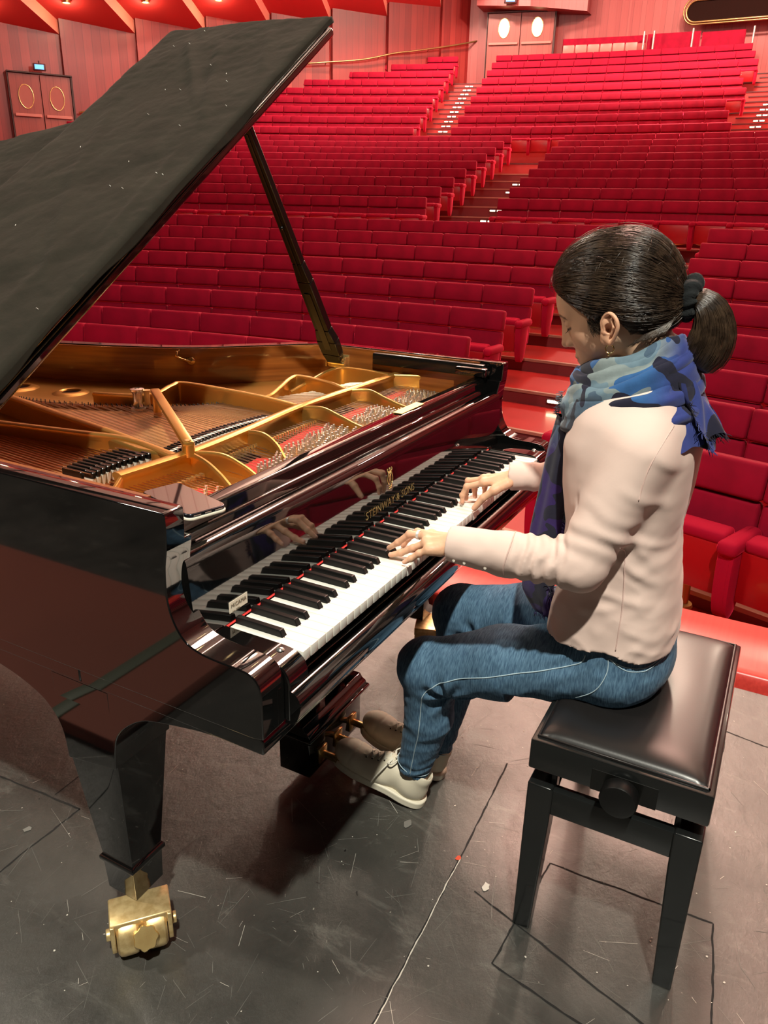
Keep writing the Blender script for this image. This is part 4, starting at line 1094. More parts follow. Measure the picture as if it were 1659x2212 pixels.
def caster(cx, cy, rot, parent):
    M = Matrix.Translation((cx, cy, 0)) @ Matrix.Rotation(rot, 4, 'Z')
    # local: X is the axle, -Y is the front
    q = MB()
    q.rbox((-.060, -.030, .066), (.060, .042, .094), .003, 2, M=M)
    for s_ in (-1, 1): q.prism([tuple(p) for p in [(-.030, .094), (-.040, .05), (-.030, .022), (-.005, .012), (.02, .022), (.036, .05), (.042, .094)]], s_*.054-.005, s_*.054+.005, 0)
    cs = q; 
    vs = cs.v
    base = 0
    # transform the plain prisms
    k = len([1]);
    o = None
    q2 = MB(); q2.rbox((-.060, -.030, .066), (.060, .042, .094), .003, 2)
    for s_ in (-1, 1):
        q2.prism([(-.034, .092), (-.042, .055), (-.034, .026), (-.008, .014), (.02, .024), (.038, .052), (.042, .092)], s_*.055-.0045, s_*.055+.0045, 0)
        q2.cyl((s_*.060, -.004, .047), (s_*.069, -.004, .047), .012, 14)
    o = q2.build('caster', 'brass_worn', parent); o.matrix_local = M; bevel(o, .0015, 2)
    for s_ in (-1, 1):
        w_ = MB(); x = s_*.027; w_.lathe([(.0, -.0215), (.040, -.0215), (.0455, -.017), (.047, -.010), (.047, .010), (.0455, .017), (.040, .0215), (.0, .0215)], (0, 0, 0), 36, M=Matrix.Rotation(PI/2, 4, 'Y'))
        w_ = w_.build('caster_wheel', 'brass_worn', o, smooth=True, angle=.6); w_.location = (x, -.004, .047)
    kn = MB(); prof = []
    nn = 42; v = []
    for (z, sc) in [(0, .9), (.004, 1.0), (.013, 1.0), (.016, .93)]:
        for i in range(nn): a = 2*PI*i/nn; r = .0235*(1+.075*math.cos(7*a))*sc; v.append((r*math.cos(a), -z, r*math.sin(a)))
    kn.add(v, [(j*nn+i, j*nn+(i+1) % nn, (j+1)*nn+(i+1) % nn, (j+1)*nn+i) for j in range(3) for i in range(nn)]+[tuple(range(3*nn, 4*nn))])
    kn.cyl((0, .0, 0), (0, .03, -.01), .009, 12)
    k_ = kn.build('lock_knob', 'brass', o, smooth=True, angle=.6); k_.location = (.006, -.046, .060); k_.rotation_euler = (math.radians(-42), 0, 0)
    return o
l1 = leg((.042, .406)); caster(-.004, .352, math.radians(-41), l1)
l2 = leg((W-.072, .40)); caster(W-.10, .345, math.radians(20), l2)
q = MB(); secs = [(.13, .04), (.19, .04), (.193, .046), (.56, .058), (.66, .06)]
q.prism([(-.04, -.04), (.04, -.04), (.04, .04), (-.04, .04)], .10, .66, 2); o = q.build('back_leg', 'lacquer', piano, loc=(.42, 1.9, 0)); bevel(o, .004)
caster(0, -.03, .3, o)

# ---- pedal lyre
lyr = MB(); X0, X1 = .540, .805
lyr.rbox((X0, .300, .035), (X1, .395, .165), .004, 2)
lyr.rbox((X0-.022, .282, .158), (X1+.022, .410, .170), .004, 2)
lyr.prism([(.288, .170), (.292, .182), (.302, .188), (.310, .200), (.385, .200), (.395, .188), (.403, .182), (.407, .170)], X0-.014, X1+.014, 0)
lyrebox = lyr.build('pedal_box', 'lacquer', piano); bevel(lyrebox, .002)
for x in (X0+.07, X1-.07):
    q = MB(); q.rbox((x-.020, .322, .195), (x+.020, .365, .630), .004, 2); q.build('lyre_post', 'lacquer', piano, smooth=True, angle=.6)
q = MB(); q.tube([(.70, .40, .12), (.70, .62, .36), (.70, .80, .63)], .006, 8); q.build('lyre_brace', 'brass', piano, smooth=True)
for x in (.602, .680, .757):
    q = MB(); q.rbox((x-.019, .296, .052), (x+.019, .3015, .098), .001, 1)
    v = []
    for y, z, wd, tk in [(.36, .078, .010, .006), (.30, .078, .010, .006), (.255, .076, .0105, .006), (.215, .068, .012, .006), (.190, .066, .013, .006), (.165, .070, .012, .006), (.158, .073, .006, .005)]:
        v += [(x-wd, y, z-tk), (x+wd, y, z-tk), (x+wd, y, z+tk*.3), (x+wd*.55, y, z+tk), (x-wd*.55, y, z+tk), (x-wd, y, z+tk*.3)]
    q.add(v, [(6*i+k, 6*i+(k+1) % 6, 6*i+6+(k+1) % 6, 6*i+6+k) for i in range(6) for k in range(6)]+[(5, 4, 3, 2, 1, 0), tuple(range(36, 42))])
    q.build('pedal', 'brass', lyrebox, smooth=True, angle=.8)

# ================================================================ PHONE on the rail
z0 = .9575
c = [Vector((.112, .158, z0)), Vector((.046, .196, z0)), Vector((.084, .324, z0)), Vector((.146, .292, z0))]
ctrp = sum(c, Vector())/4; ang = math.atan2((c[2]-c[1]).y, (c[2]-c[1]).x)
ph = thing('phone', 'dark smartphone lying face up on the bass end of the piano', 'phone', (ctrp.x, ctrp.y, z0), ang-PI/2)
q = MB(); q.rbox((-.0365, -.074, 0), (.0365, .074, .0085), .0040, 3)
bm_ = None
def rrect(w_, h_, r, n=8):
    p = []
    for cx_, cy_, a0 in ((w_/2-r, h_/2-r, 0), (-w_/2+r, h_/2-r, PI/2), (-w_/2+r, -h_/2+r, PI), (w_/2-r, -h_/2+r, 3*PI/2)):
        for i in range(n+1): a = a0+PI/2*i/n; p.append((cx_+r*math.cos(a), cy_+r*math.sin(a)))
    return p
q = MB(); q.prism(rrect(.0760, .1505, .013), 0, .0055, 2); o = q.build('phone_case', 'paper', ph); bevel(o, .002, 3); tag(o, 'pale case on the back')
q = MB(); q.prism(rrect(.0735, .148, .012), .0045, .0115, 2); o = q.build('phone_body', 'phone_frame', ph); bevel(o, .002, 3)
q = MB(); q.prism(rrect(.0700, .1445, .010), .0115, .0120, 2); q.build('phone_screen', 'phone_glass', ph)
q = MB()
q.rbox((-.006, -.0746, .0068), (.006, -.0738, .0090), .0003, 1)
for s_ in (-1, 1): q.rbox((s_*.020-.007, -.0746, .0070), (s_*.020+.007, -.0738, .0088), .0003, 1)
q.build('phone_port', 'steel', ph)

# ================================================================ PIANO BENCH
bx0, bx1, by0, by1, hb_ = .4137, .9946, -.2961, -.6282, .4809
bench = thing('piano_bench', 'black adjustable piano bench with padded leather seat', 'bench', ((bx0+bx1)/2, (by0+by1)/2, 0), .0107)
hx, hy = (bx1-bx0)/2, (by0-by1)/2
q = MB(); q.rbox((-hx, -hy, hb_-.068), (hx, hy, hb_), .005, 2); q.build('seat_frame', 'bench_wood', bench, smooth=True, angle=.6)
def pad(u, v):
    x = (u*2-1); y = (v*2-1)
    ex, ey = hx-.012, hy-.012
    f_ = lambda t: (1-abs(t)**7)
    h = .024*(f_(x)*f_(y))**.45+.007*(1-x*x)*(1-y*y)+.001
    dx = x-(-.05); h -= .016*math.exp(-((x*hx-(-.0))/.15)**2-((y*hy-.05)/.10)**2)
    for cxs in (-1, 1):
        for cys in (-1, 1):
            h -= .0015*math.exp(-((abs(x-cxs)/.12)**2+(abs(y-cys)/.15)**2))*math.sin(40*(x*cxs-y*cys))
    return (ex*np.sign(x)*min(1, abs(x)**.93), ey*np.sign(y)*min(1, abs(y)**.93), hb_-.002+h)
q = MB(); q.grid(pad, 90, 60); q.build('leather_pad', 'leather', bench, smooth=True)
q = MB()
pp = [(s_[0]*(hx-.013), s_[1]*(hy-.013), hb_+.003) for s_ in ((-1, -1), (1, -1), (1, 1), (-1, 1), (-1, -1))]
q.tube(pp, .004, 8, cap=False); q.build('pad_piping', 'leather', bench, smooth=True)
for sx in (-1, 1):
    for sy in (-1, 1):
        q = MB(); xo, yo = sx*(hx-.001), sy*(hy-.003)
        ta, tb = .050, .036
        v = []
        for z, t in ((0, tb), (.30, ta), (.372, ta+.001), (.378, ta-.003)):
            v += [(xo, yo, z), (xo-sx*t, yo, z), (xo-sx*t, yo-sy*t, z), (xo, yo-sy*t, z)]
        q.add(v, [(4*i+k, 4*i+(k+1) % 4, 4*i+4+(k+1) % 4, 4*i+4+k) for i in range(3) for k in range(4)]+[(0, 1, 2, 3), (12, 13, 14, 15)])
        o = q.build('leg', 'bench_wood', bench); bevel(o, .003, 2)
for sx in (-1, 1):
    q = MB(); q.rbox((sx*(hx-.004)-(.024 if sx > 0 else 0), -hy+.052, .315), (sx*(hx-.004)+(0 if sx > 0 else .024), hy-.052, .374), .003, 2); q.build('side_rail', 'bench_wood', bench, smooth=True, angle=.6)
for sy in (-1, 1):
    q = MB(); q.rbox((-hx+.052, sy*(hy-.006)-(.022 if sy > 0 else 0), .315), (hx-.052, sy*(hy-.006)+(0 if sy > 0 else .022), .374), .003, 2); q.build('long_rail', 'bench_wood', bench, smooth=True, angle=.6)
q = MB()
for sy in (-1, 1):
    y = sy*(hy-.045)
    beam(q, (-hx+.03, y, .345), (-.02, y, .415), (.004, .02), (.004, .02)); beam(q, (hx-.03, y, .345), (.02, y, .415), (.004, .02), (.004, .02))
    beam(q, (-hx+.03, y+.006, .42), (-.12, y+.006, .35), (.004, .02), (.004, .02)); beam(q, (hx-.03, y+.006, .42), (.12, y+.006, .35), (.004, .02), (.004, .02))
q.tube([(-hx-.0, -.02, .43), (hx, -.02, .43)], .007, 8)
for sx in (-1, 1):
    for sy in (-1, 1): q.rbox((sx*(hx-.03)-.012, sy*(hy-.05)-.006, .36), (sx*(hx-.03)+.012, sy*(hy-.05)+.006, .415), .002, 1)
o = q.build('lift_mechanism', 'satin_black', bench)
for sx in (-1, 1):
    q = MB(); nn = 40; v = []
    for (x, r) in [(.0, .020), (.002, .031), (.006, .0345), (.030, .0345), (.034, .032), (.036, .026)]:
        for i in range(nn):
            a = 2*PI*i/nn; rr_ = r*(1-.018*(i % 2)) if .003 < x < .031 else r
            v.append((sx*(hx+.004+x), -.012+rr_*math.cos(a), .432+rr_*math.sin(a)))
    q.add(v, [(j*nn+i, j*nn+(i+1) % nn, (j+1)*nn+(i+1) % nn, (j+1)*nn+i) for j in range(5) for i in range(nn)]+[tuple(range(nn)), tuple(range(5*nn, 6*nn))])
    q.build('height_knob', 'ebony', bench, smooth=True, angle=.7)
q = MB(); q.rbox((-hx-.0008, -.075, .413), (-hx+.001, .045, .46), .0005, 1); q.build('knob_plate', 'satin_black', bench)

# wooden podium lying beyond the left edge of the view, mirrored in the case side
mat('podium_cloth', (0.20, 0.055, 0.035), 0.8); mat('podium_edge', (0.09, 0.10, 0.07), 0.5)
pd = thing('podium', 'low red-brown covered podium left of the piano, mirrored in its black side', 'podium', (-.76, 1.6, 0))
q = MB(); q.rbox((-.40, -.76, 0), (.32, .72, .05), .01, 2); q.build('podium_top', 'podium_cloth', pd, smooth=True, angle=.6)
q = MB(); q.rbox((-.41, -.55, .048), (.33, -.50, .058), .008, 2); q.build('podium_edge_strip', 'podium_edge', pd, smooth=True, angle=.6)
# ================================================================ PERSON
mat('denim', (0.045, 0.095, 0.165), 0.85, noise=((60, 420, 60), (0.125, 0.235, 0.345), 5, .35, .72), bump=((500, 500, 500), .2, .0006), sheen=0.1, spec=0.2)
mat('denim_dark', (0.006, 0.012, 0.03), 0.9)
mat('stitch', (0.42, 0.55, 0.62), 0.8)
mat('shirt', (0.74, 0.565, 0.50), 0.82, noise=((14, 14, 14), (0.70, 0.53, 0.47), 4, .3, .7), bump=((260, 260, 260), .12, .0008), sheen=0.15, spec=0.25)
mat('shirt_seam', (0.66, 0.47, 0.42), 0.85)
mat('button', (0.8, 0.72, 0.62), 0.25)
mat('hair', (0.016, 0.009, 0.006), 0.38, noise=((40, 40, 40), (0.030, 0.017, 0.010), 3, .3, .7), spec=0.6, coat=0.15, coat_rough=0.3)
mat('hair_strand', (0.022, 0.013, 0.008), 0.27, spec=0.8, noise=((55, 55, 55), (0.095, 0.058, 0.034), 4, .35, .85))
mat('scrunchie', (0.006, 0.008, 0.009), 0.95, bump=((300, 300, 300), .6, .002), sheen=0.25)
mat('shoe_cream', (0.66, 0.60, 0.47), 0.6, bump=((300, 300, 300), .08, .0005))
mat('shoe_sole', (0.72, 0.67, 0.54), 0.5)
mat('shoe_lace', (0.72, 0.68, 0.58), 0.85)
mat('shoe_inside', (0.03, 0.025, 0.02), 0.9)
mat('gold', (0.95, 0.66, 0.28), 0.2, metal=1.0)
mat('silver', (0.85, 0.85, 0.83), 0.35, metal=0.5)
def skin_mat():
    m = bpy.data.materials.new('skin'); m.use_nodes = True; nt = m.node_tree; b = nt.nodes['Principled BSDF']
    a = nt.nodes.new('ShaderNodeAttribute'); a.attribute_name = 'tone'
    nt.links.new(a.outputs['Color'], b.inputs['Base Color']); b.inputs['Roughness'].default_value = .48
    b.inputs['Subsurface Weight'].default_value = .12; b.inputs['Subsurface Radius'].default_value = (.010, .004, .002); b.inputs['Subsurface Scale'].default_value = 1
    b.inputs['Specular IOR Level'].default_value = .4; MATS['skin'] = m
skin_mat()
def scarf_mat():
    m = bpy.data.materials.new('scarf'); m.use_nodes = True; nt = m.node_tree; b = nt.nodes['Principled BSDF']; L = nt.links.new
    tc = nt.nodes.new('ShaderNodeTexCoord')
    def nz(s, d, dist): 
        n = nt.nodes.new('ShaderNodeTexNoise'); n.inputs['Scale'].default_value = s; n.inputs['Detail'].default_value = d; n.inputs['Distortion'].default_value = dist
        L(tc.outputs['Object'], n.inputs['Vector']); return n
    sep = nt.nodes.new('ShaderNodeSeparateXYZ'); L(tc.outputs['Object'], sep.inputs[0])
    # cloth colour: purple tail below, royal blue behind, grey blue wrap in front
    def mr(o, a0, a1):
        r = nt.nodes.new('ShaderNodeMapRange'); r.inputs[1].default_value = a0; r.inputs[2].default_value = a1; L(o, r.inputs[0]); return r.outputs[0]
    def mix(f_, a, b2):
        x = nt.nodes.new('ShaderNodeMix'); x.data_type = 'RGBA'
        L(f_, x.inputs[0])
        for k, c in ((6, a), (7, b2)):
            if isinstance(c, tuple): x.inputs[k].default_value = (*c, 1)
            else: L(c, x.inputs[k])
        return x.outputs[2]
    n0 = nz(9, 2, .6)
    r0 = nt.nodes.new('ShaderNodeValToRGB'); r0.color_ramp.interpolation = 'CONSTANT'
    e = r0.color_ramp.elements; e[0].position = 0; e[0].color = (.06, .10, .15, 1); e[1].position = .44; e[1].color = (.13, .20, .25, 1)
    k = e.new(.52); k.color = (.20, .245, .25, 1); k = e.new(.60); k.color = (.03, .10, .26, 1)
    L(n0.outputs[0], r0.inputs[0])
    back = mix(mr(sep.outputs[1], -.385, -.43), r0.outputs[0], (.030, .044, .185))
    low = mix(mr(sep.outputs[2], 1.035, .985), back, (.030, .015, .100))
    n1 = nz(17, 1.0, .35)
    gt = nt.nodes.new('ShaderNodeMath'); gt.operation = 'GREATER_THAN'; gt.inputs[1].default_value = .56; L(n1.outputs[0], gt.inputs[0])
    col = mix(gt.outputs[0], low, (.014, .014, .030))
    n2 = nz(60, 5, .2); r2 = nt.nodes.new('ShaderNodeMapRange'); r2.inputs[3].default_value = .75; r2.inputs[4].default_value = 1.25; L(n2.outputs[0], r2.inputs[0])
    mul = nt.nodes.new('ShaderNodeMix'); mul.data_type = 'RGBA'; mul.blend_type = 'MULTIPLY'; mul.inputs[0].default_value = 1; L(col, mul.inputs[6]); L(r2.outputs[0], mul.inputs[7])
    L(mul.outputs[2], b.inputs['Base Color']); b.inputs['Roughness'].default_value = .9; b.inputs['Sheen Weight'].default_value = .2; b.inputs['Specular IOR Level'].default_value = .15
    bp = nt.nodes.new('ShaderNodeBump'); bp.inputs['Strength'].default_value = .15; bp.inputs['Distance'].default_value = .001
    n3 = nz(400, 2, 0); L(n3.outputs[0], bp.inputs['Height']); L(bp.outputs[0], b.inputs['Normal'])
    MATS['scarf'] = m
scarf_mat()

# ---- implicit surfaces -> smooth meshes (surface nets)
class Field:
    def __init__(s, lo, hi, h):
        s.lo = np.array(lo, float); s.h = h; s.n = np.ceil((np.array(hi)-s.lo)/h).astype(int)+1
        ax = [(s.lo[i]+np.arange(s.n[i])*h).astype(np.float32) for i in range(3)]
        s.X, s.Y, s.Z = np.meshgrid(*ax, indexing='ij'); s.F = np.full(s.X.shape, 9., np.float32)
    def smin(s, d, k):
        if k <= 0: s.F = np.minimum(s.F, d)
        else:
            h_ = np.clip(.5+.5*(d-s.F)/k, 0, 1); s.F = (d*(1-h_)+s.F*h_*1.0) if False else (s.F*h_+d*(1-h_))*0+(d*(1-h_)+s.F*h_)
            # polynomial smooth min
            pass
        return s
    def un(s, d, k=.01):
        h_ = np.clip(.5+.5*(d-s.F)/k, 0, 1); s.F = d*(1-h_)+s.F*h_-k*h_*(1-h_); return s
    def sub(s, d, k=.005):
        d = -d; h_ = np.clip(.5-.5*(d-s.F)/k, 0, 1); s.F = d*(1-h_)+s.F*h_+k*h_*(1-h_); return s
    def rc(s, a, b, ra, rb, k=.01, flat=None):
        a = np.array(a, float); b = np.array(b, float); ba = b-a; L = ba@ba+1e-12
        px, py, pz_ = s.X-a[0], s.Y-a[1], s.Z-a[2]; t = np.clip((px*ba[0]+py*ba[1]+pz_*ba[2])/L, 0, 1)
        d = np.sqrt((px-t*ba[0])**2+(py-t*ba[1])**2+(pz_-t*ba[2])**2)-(ra+(rb-ra)*t)
        return s.un(d.astype(np.float32), k)
    def elld(s, c, r, R=None):
        px, py, pz_ = s.X-c[0], s.Y-c[1], s.Z-c[2]
        if R is not None: px, py, pz_ = [R[0][i]*px+R[1][i]*py+R[2][i]*pz_ for i in range(3)]
        k0 = np.sqrt((px/r[0])**2+(py/r[1])**2+(pz_/r[2])**2); k1 = np.sqrt((px/r[0]**2)**2+(py/r[1]**2)**2+(pz_/r[2]**2)**2)+1e-6
        return k0*(k0-1)/k1
    def ell(s, c, r, k=.01, R=None): return s.un(s.elld(c, r, R), k)
    def mesh(s):
        F = s.F; S = F < 0; nx, ny, nz_ = F.shape
        c = sum(S[i:nx-1+i, j:ny-1+j, k:nz_-1+k].astype(np.int8) for i in (0, 1) for j in (0, 1) for k in (0, 1))
        act = (c > 0) & (c < 8); idx = -np.ones(act.shape, int); I = np.argwhere(act); idx[act] = np.arange(len(I))
        pos = np.zeros((len(I), 3)); cnt = np.zeros(len(I)); cor = [(i, j, k) for i in (0, 1) for j in (0, 1) for k in (0, 1)]
        for a in cor:
            for b in cor:
                if sum(b)-sum(a) == 1 and all(q >= p for p, q in zip(a, b)):
                    fa = F[I[:, 0]+a[0], I[:, 1]+a[1], I[:, 2]+a[2]]; fb = F[I[:, 0]+b[0], I[:, 1]+b[1], I[:, 2]+b[2]]
                    m = (fa < 0) != (fb < 0); t = np.where(m, fa/(fa-fb+1e-12), 0)
                    p = np.array(a)[None]+t[:, None]*(np.array(b)-np.array(a))[None]; pos[m] += p[m]; cnt[m] += 1
        V = s.lo+(I+pos/cnt[:, None])*s.h; Q = []
        for ax in range(3):
            o1, o2 = [(1, 2), (2, 0), (0, 1)][ax]
            sl0 = [slice(None)]*3; sl1 = [slice(None)]*3; sl0[ax] = slice(0, -1); sl1[ax] = slice(1, None)
            A, B = S[tuple(sl0)], S[tuple(sl1)]; E = np.argwhere(A != B)
            ok = (E[:, o1] > 0) & (E[:, o2] > 0) & (E[:, o1] < F.shape[o1]-1) & (E[:, o2] < F.shape[o2]-1); E = E[ok]
            ins_ = A[tuple(E.T)]
            def g(d1, d2):
                K = E.copy(); K[:, o1] -= d1; K[:, o2] -= d2; return idx[tuple(K.T)]
            q = np.stack([g(1, 1), g(0, 1), g(0, 0), g(1, 0)], 1); q[~ins_] = q[~ins_][:, ::-1]; Q.append(q)
        Q = np.concatenate(Q); Q = Q[(Q >= 0).all(1)]
        return V, Q
def vn3(seed):
    g = np.random.RandomState(seed).rand(32, 32, 32).astype(np.float32)
    def f(x, y, z):
        xi, yi, zi = [np.floor(a).astype(int) for a in (x, y, z)]; fx, fy, fz = x-xi, y-yi, z-zi
        fx, fy, fz = [a*a*(3-2*a) for a in (fx, fy, fz)]; r = 0
        for i in (0, 1):
            for j in (0, 1):
                for k in (0, 1):
                    r = r+g[(xi+i) % 32, (yi+j) % 32, (zi+k) % 32]*(fx if i else 1-fx)*(fy if j else 1-fy)*(fz if k else 1-fz)
        return r-.5
    return f
N1, N2 = vn3(11), vn3(12)
def npmesh(name, V, Q, mats, parent=None, smooth=True, col=None):
    me = bpy.data.meshes.new(name); me.from_pydata(np.asarray(V).tolist(), [], [tuple(q) for q in np.asarray(Q).tolist()] if not isinstance(Q, list) else Q)
    for x in (mats if isinstance(mats, list) else [mats]): me.materials.append(MATS[x])
    if smooth: me.polygons.foreach_set('use_smooth', [True]*len(me.polygons))
    if col is not None:
        ca = me.color_attributes.new('tone', 'FLOAT_COLOR', 'POINT'); ca.data.foreach_set('color', np.concatenate([col, np.ones((len(col), 1))], 1).astype(np.float32).ravel())
    me.update(); o = bpy.data.objects.new(name, me); COL.objects.link(o)
    if parent: o.parent = parent
    return o
SKIN = np.array([.68, .42, .275])

# head frame: f forward, u up, s to her left (-x is the side facing the camera)
HT = math.radians(26); FA = np.array([0, math.cos(HT), -math.sin(HT)]); UA = np.array([0, math.sin(HT), math.cos(HT)]); SA = np.array([1., 0, 0]); HC = np.array([.70, -.285, 1.262])
def hw_(f_, u, s_=0): return HC+FA*f_+UA*u+SA*s_
fld = Field((-.135, -.15, -.088), (.125, .13, .088), .0019)     # X=f, Y=u, Z=s
fld.ell((-.020, .025, 0), (.096, .090, .071), .001)
fld.ell((.032, -.025, 0), (.053, .066, .054), .030)
fld.ell((.060, .030, 0), (.030, .045, .048), .02)
for sg in (-1, 1):
    fld.rc((-.002, -.050, sg*.046), (.066, -.090, sg*.012), .020, .015, .022)
    fld.ell((.044, -.034, sg*.031), (.024, .028, .020), .024)
    fld.rc((.074, .013, sg*.012), (.066, .013, sg*.036), .0105, .009, .012)
fld.ell((.074, -.094, 0), (.014, .014, .017), .012)
fld.rc((.074, .010, 0), (.0835, -.032, 0), .0095, .0140, .008)
fld.rc((.0845, .014, 0), (.1005, -.030, 0), .0058, .0066, .010)
fld.ell((.1005, -.0345, 0), (.0082, .0070, .0075), .005)
for sg in (-1, 1): fld.ell((.0880, -.0380, sg*.0105), (.0090, .0062, .0058), .006)
for sg in (-1, 1): fld.sub(fld.elld((.094, -.0455, sg*.0055), (.004, .003, .0028)), .002)
for sg in (-1, 1):
    fld.sub(fld.elld((.0915, .001, sg*.033), (.0135, .0105, .0135)), .012)
    fld.ell((.0665, -.001, sg*.0305), (.0140, .0125, .0150), .003)      # lowered eyelid over the eyeball
    fld.rc((.0785, -.0100, sg*.022), (.0745, -.0100, sg*.042), .0020, .0016, .0025)
fld.ell((.0660, -.0660, 0), (.0180, .0230, .0270), .014)
fld.ell((.0800, -.0590, 0), (.006, .007, .014), .008)
fld.rc((.0825, -.0660, -.015), (.0868, -.0652, 0), .0026, .0038, .006); fld.rc((.0825, -.0660, .015), (.0868, -.0652, 0), .0026, .0038, .006)
fld.rc((.0815, -.0740, -.011), (.0845, -.0742, 0), .0030, .0042, .006); fld.rc((.0815, -.0740, .011), (.0845, -.0742, 0), .0030, .0042, .006)
fld.sub(fld.elld((.0915, -.0697, 0), (.0045, .0008, .013)), .001)
fld.rc((-.030, -.050, 0), (-.052, -.150, 0), .052, .050, .02)
V, Q = fld.mesh()
col = np.tile(SKIN, (len(V), 1))
f_, u_, s_ = V.T
def blend(mask, c):
    global col
    col = col*(1-mask[:, None])+np.array(c)*mask[:, None]
lip = np.exp(-((u_+.0700)/.0062)**4-((s_)/.0170)**4)*(f_ > .078); blend(lip*.75, (.42, .12, .11))
ax = np.abs(s_)
bc = .0195-.010*((ax-.028)/.02)**2*(ax > .028)
brow = np.exp(-((u_-bc)/.0034)**4)*(ax > .011)*(ax < .048)*(f_ > .05); blend(brow*.85, (.035, .02, .013))
lash = np.exp(-((u_+.0105)/.0026)**4)*(ax > .018)*(ax < .046)*(f_ > .055); blend(lash*.92, (.02, .012, .01))
crease = np.exp(-((u_-.0065)/.0016)**2)*(ax > .019)*(ax < .043)*(f_ > .06); blend(crease*.5, (.22, .11, .07))
blend(np.exp(-(((f_-.06)/.03)**2+((u_+.038)/.025)**2))*.18, (.62, .26, .19))
blend(np.exp(-(((f_-.1)/.012)**2+((u_+.036)/.012)**2+(s_/.015)**2))*.25, (.62, .27, .19))
earm = np.exp(-(((f_+.008)/.02)**4+((u_+.03)/.03)**4))*(ax > .07); blend(earm*.35, (.66, .30, .20))
hairskin = ((u_ > .060) | ((f_ < -.03) & (u_ > -.06))) & ((np.hypot(f_+.008, u_+.029) > .040) | (ax < .071)); blend(hairskin*.9, (.02, .012, .008))
HV = HC+np.outer(V[:, 0], FA)+np.outer(V[:, 1], UA)+np.outer(V[:, 2], SA)
bodyV = [HV]; bodyQ = [Q[:, ::-1]]; bodyC = [col]; off = len(HV)     # frame is mirrored, so flip the faces

# ears, on a finer grid
fe = Field((-.034, -.070, .056), (.018, -.002, .100), .00085)
es = lambda f, u: .0735+.55*max(0, .006-f)-.05*(u+.03)          # the ear leans outwards towards the back
ol_ = catmull([(.0065, -.033), (.0045, -.021), (-.004, -.0125), (-.0135, -.0100), (-.0215, -.0160), (-.0250, -.028), (-.0220, -.040), (-.0135, -.050), (-.0045, -.058), (.0035, -.0625), (.0090, -.0580), (.0088, -.0490)], 4)
P_ = [np.array([p[0], p[1], es(p[0], p[1])]) for p in ol_]
inner_ = [(-.008, -.026), (-.010, -.036), (-.004, -.044)]
for k_ in range(4):
    q0_ = np.array([-.009+.005*k_, -.024-.009*k_]); fe.ell((q0_[0], q0_[1], es(*q0_)-.0035), (.0125, .0120, .0050), .006)
for p, q in zip(P_[:-10], P_[1:-9]): fe.rc(p+[0, 0, .0006], q+[0, 0, .0006], .0029, .0029, .0022)
fe.rc(P_[0], (.000, -.031, .0775), .0026, .0020, .002)
fe.ell((.0025, -.0555, .0745), (.0068, .0085, .0042), .004)
fe.rc((-.016, -.020, es(-.016, -.02)), (-.0155, -.036, es(-.0155, -.036)+.0005), .0026, .0026, .003); fe.rc((-.0155, -.036, es(-.0155, -.036)+.0005), (-.006, -.046, es(-.006, -.046)+.001), .0026, .0022, .003)
fe.rc((.0075, -.036, .0735), (.0045, -.040, .0775), .0036, .0026, .003)
fe.sub(fe.elld((-.0055, -.0350, .0800), (.0072, .0095, .0055)), .0022); fe.sub(fe.elld((-.0015, -.0375, .0770), (.0038, .0045, .0075)), .002)
fe.sub(fe.elld((-.0135, -.0165, .0865), (.0040, .0050, .0030)), .002)
EV, EQ = fe.mesh()
for sg in (-1, 1):
    V_ = EV*np.array([1, 1, sg]); c = np.tile(SKIN*np.array([1.03, .93, .90]), (len(V_), 1)); dd_ = np.linalg.norm((EV-np.array([-.001, -.037, .074]))/np.array([1, 1, 1.2]), axis=1)
    k_ = np.exp(-(dd_/.006)**4)*.6; c = c*(1-k_[:, None])+np.array([.20, .07, .045])*k_[:, None]
    bodyV.append(HC+np.outer(V_[:, 0], FA)+np.outer(V_[:, 1], UA)+np.outer(V_[:, 2], SA)); bodyQ.append((EQ[:, ::-1] if sg > 0 else EQ)+off); bodyC.append(c); off += len(V_)

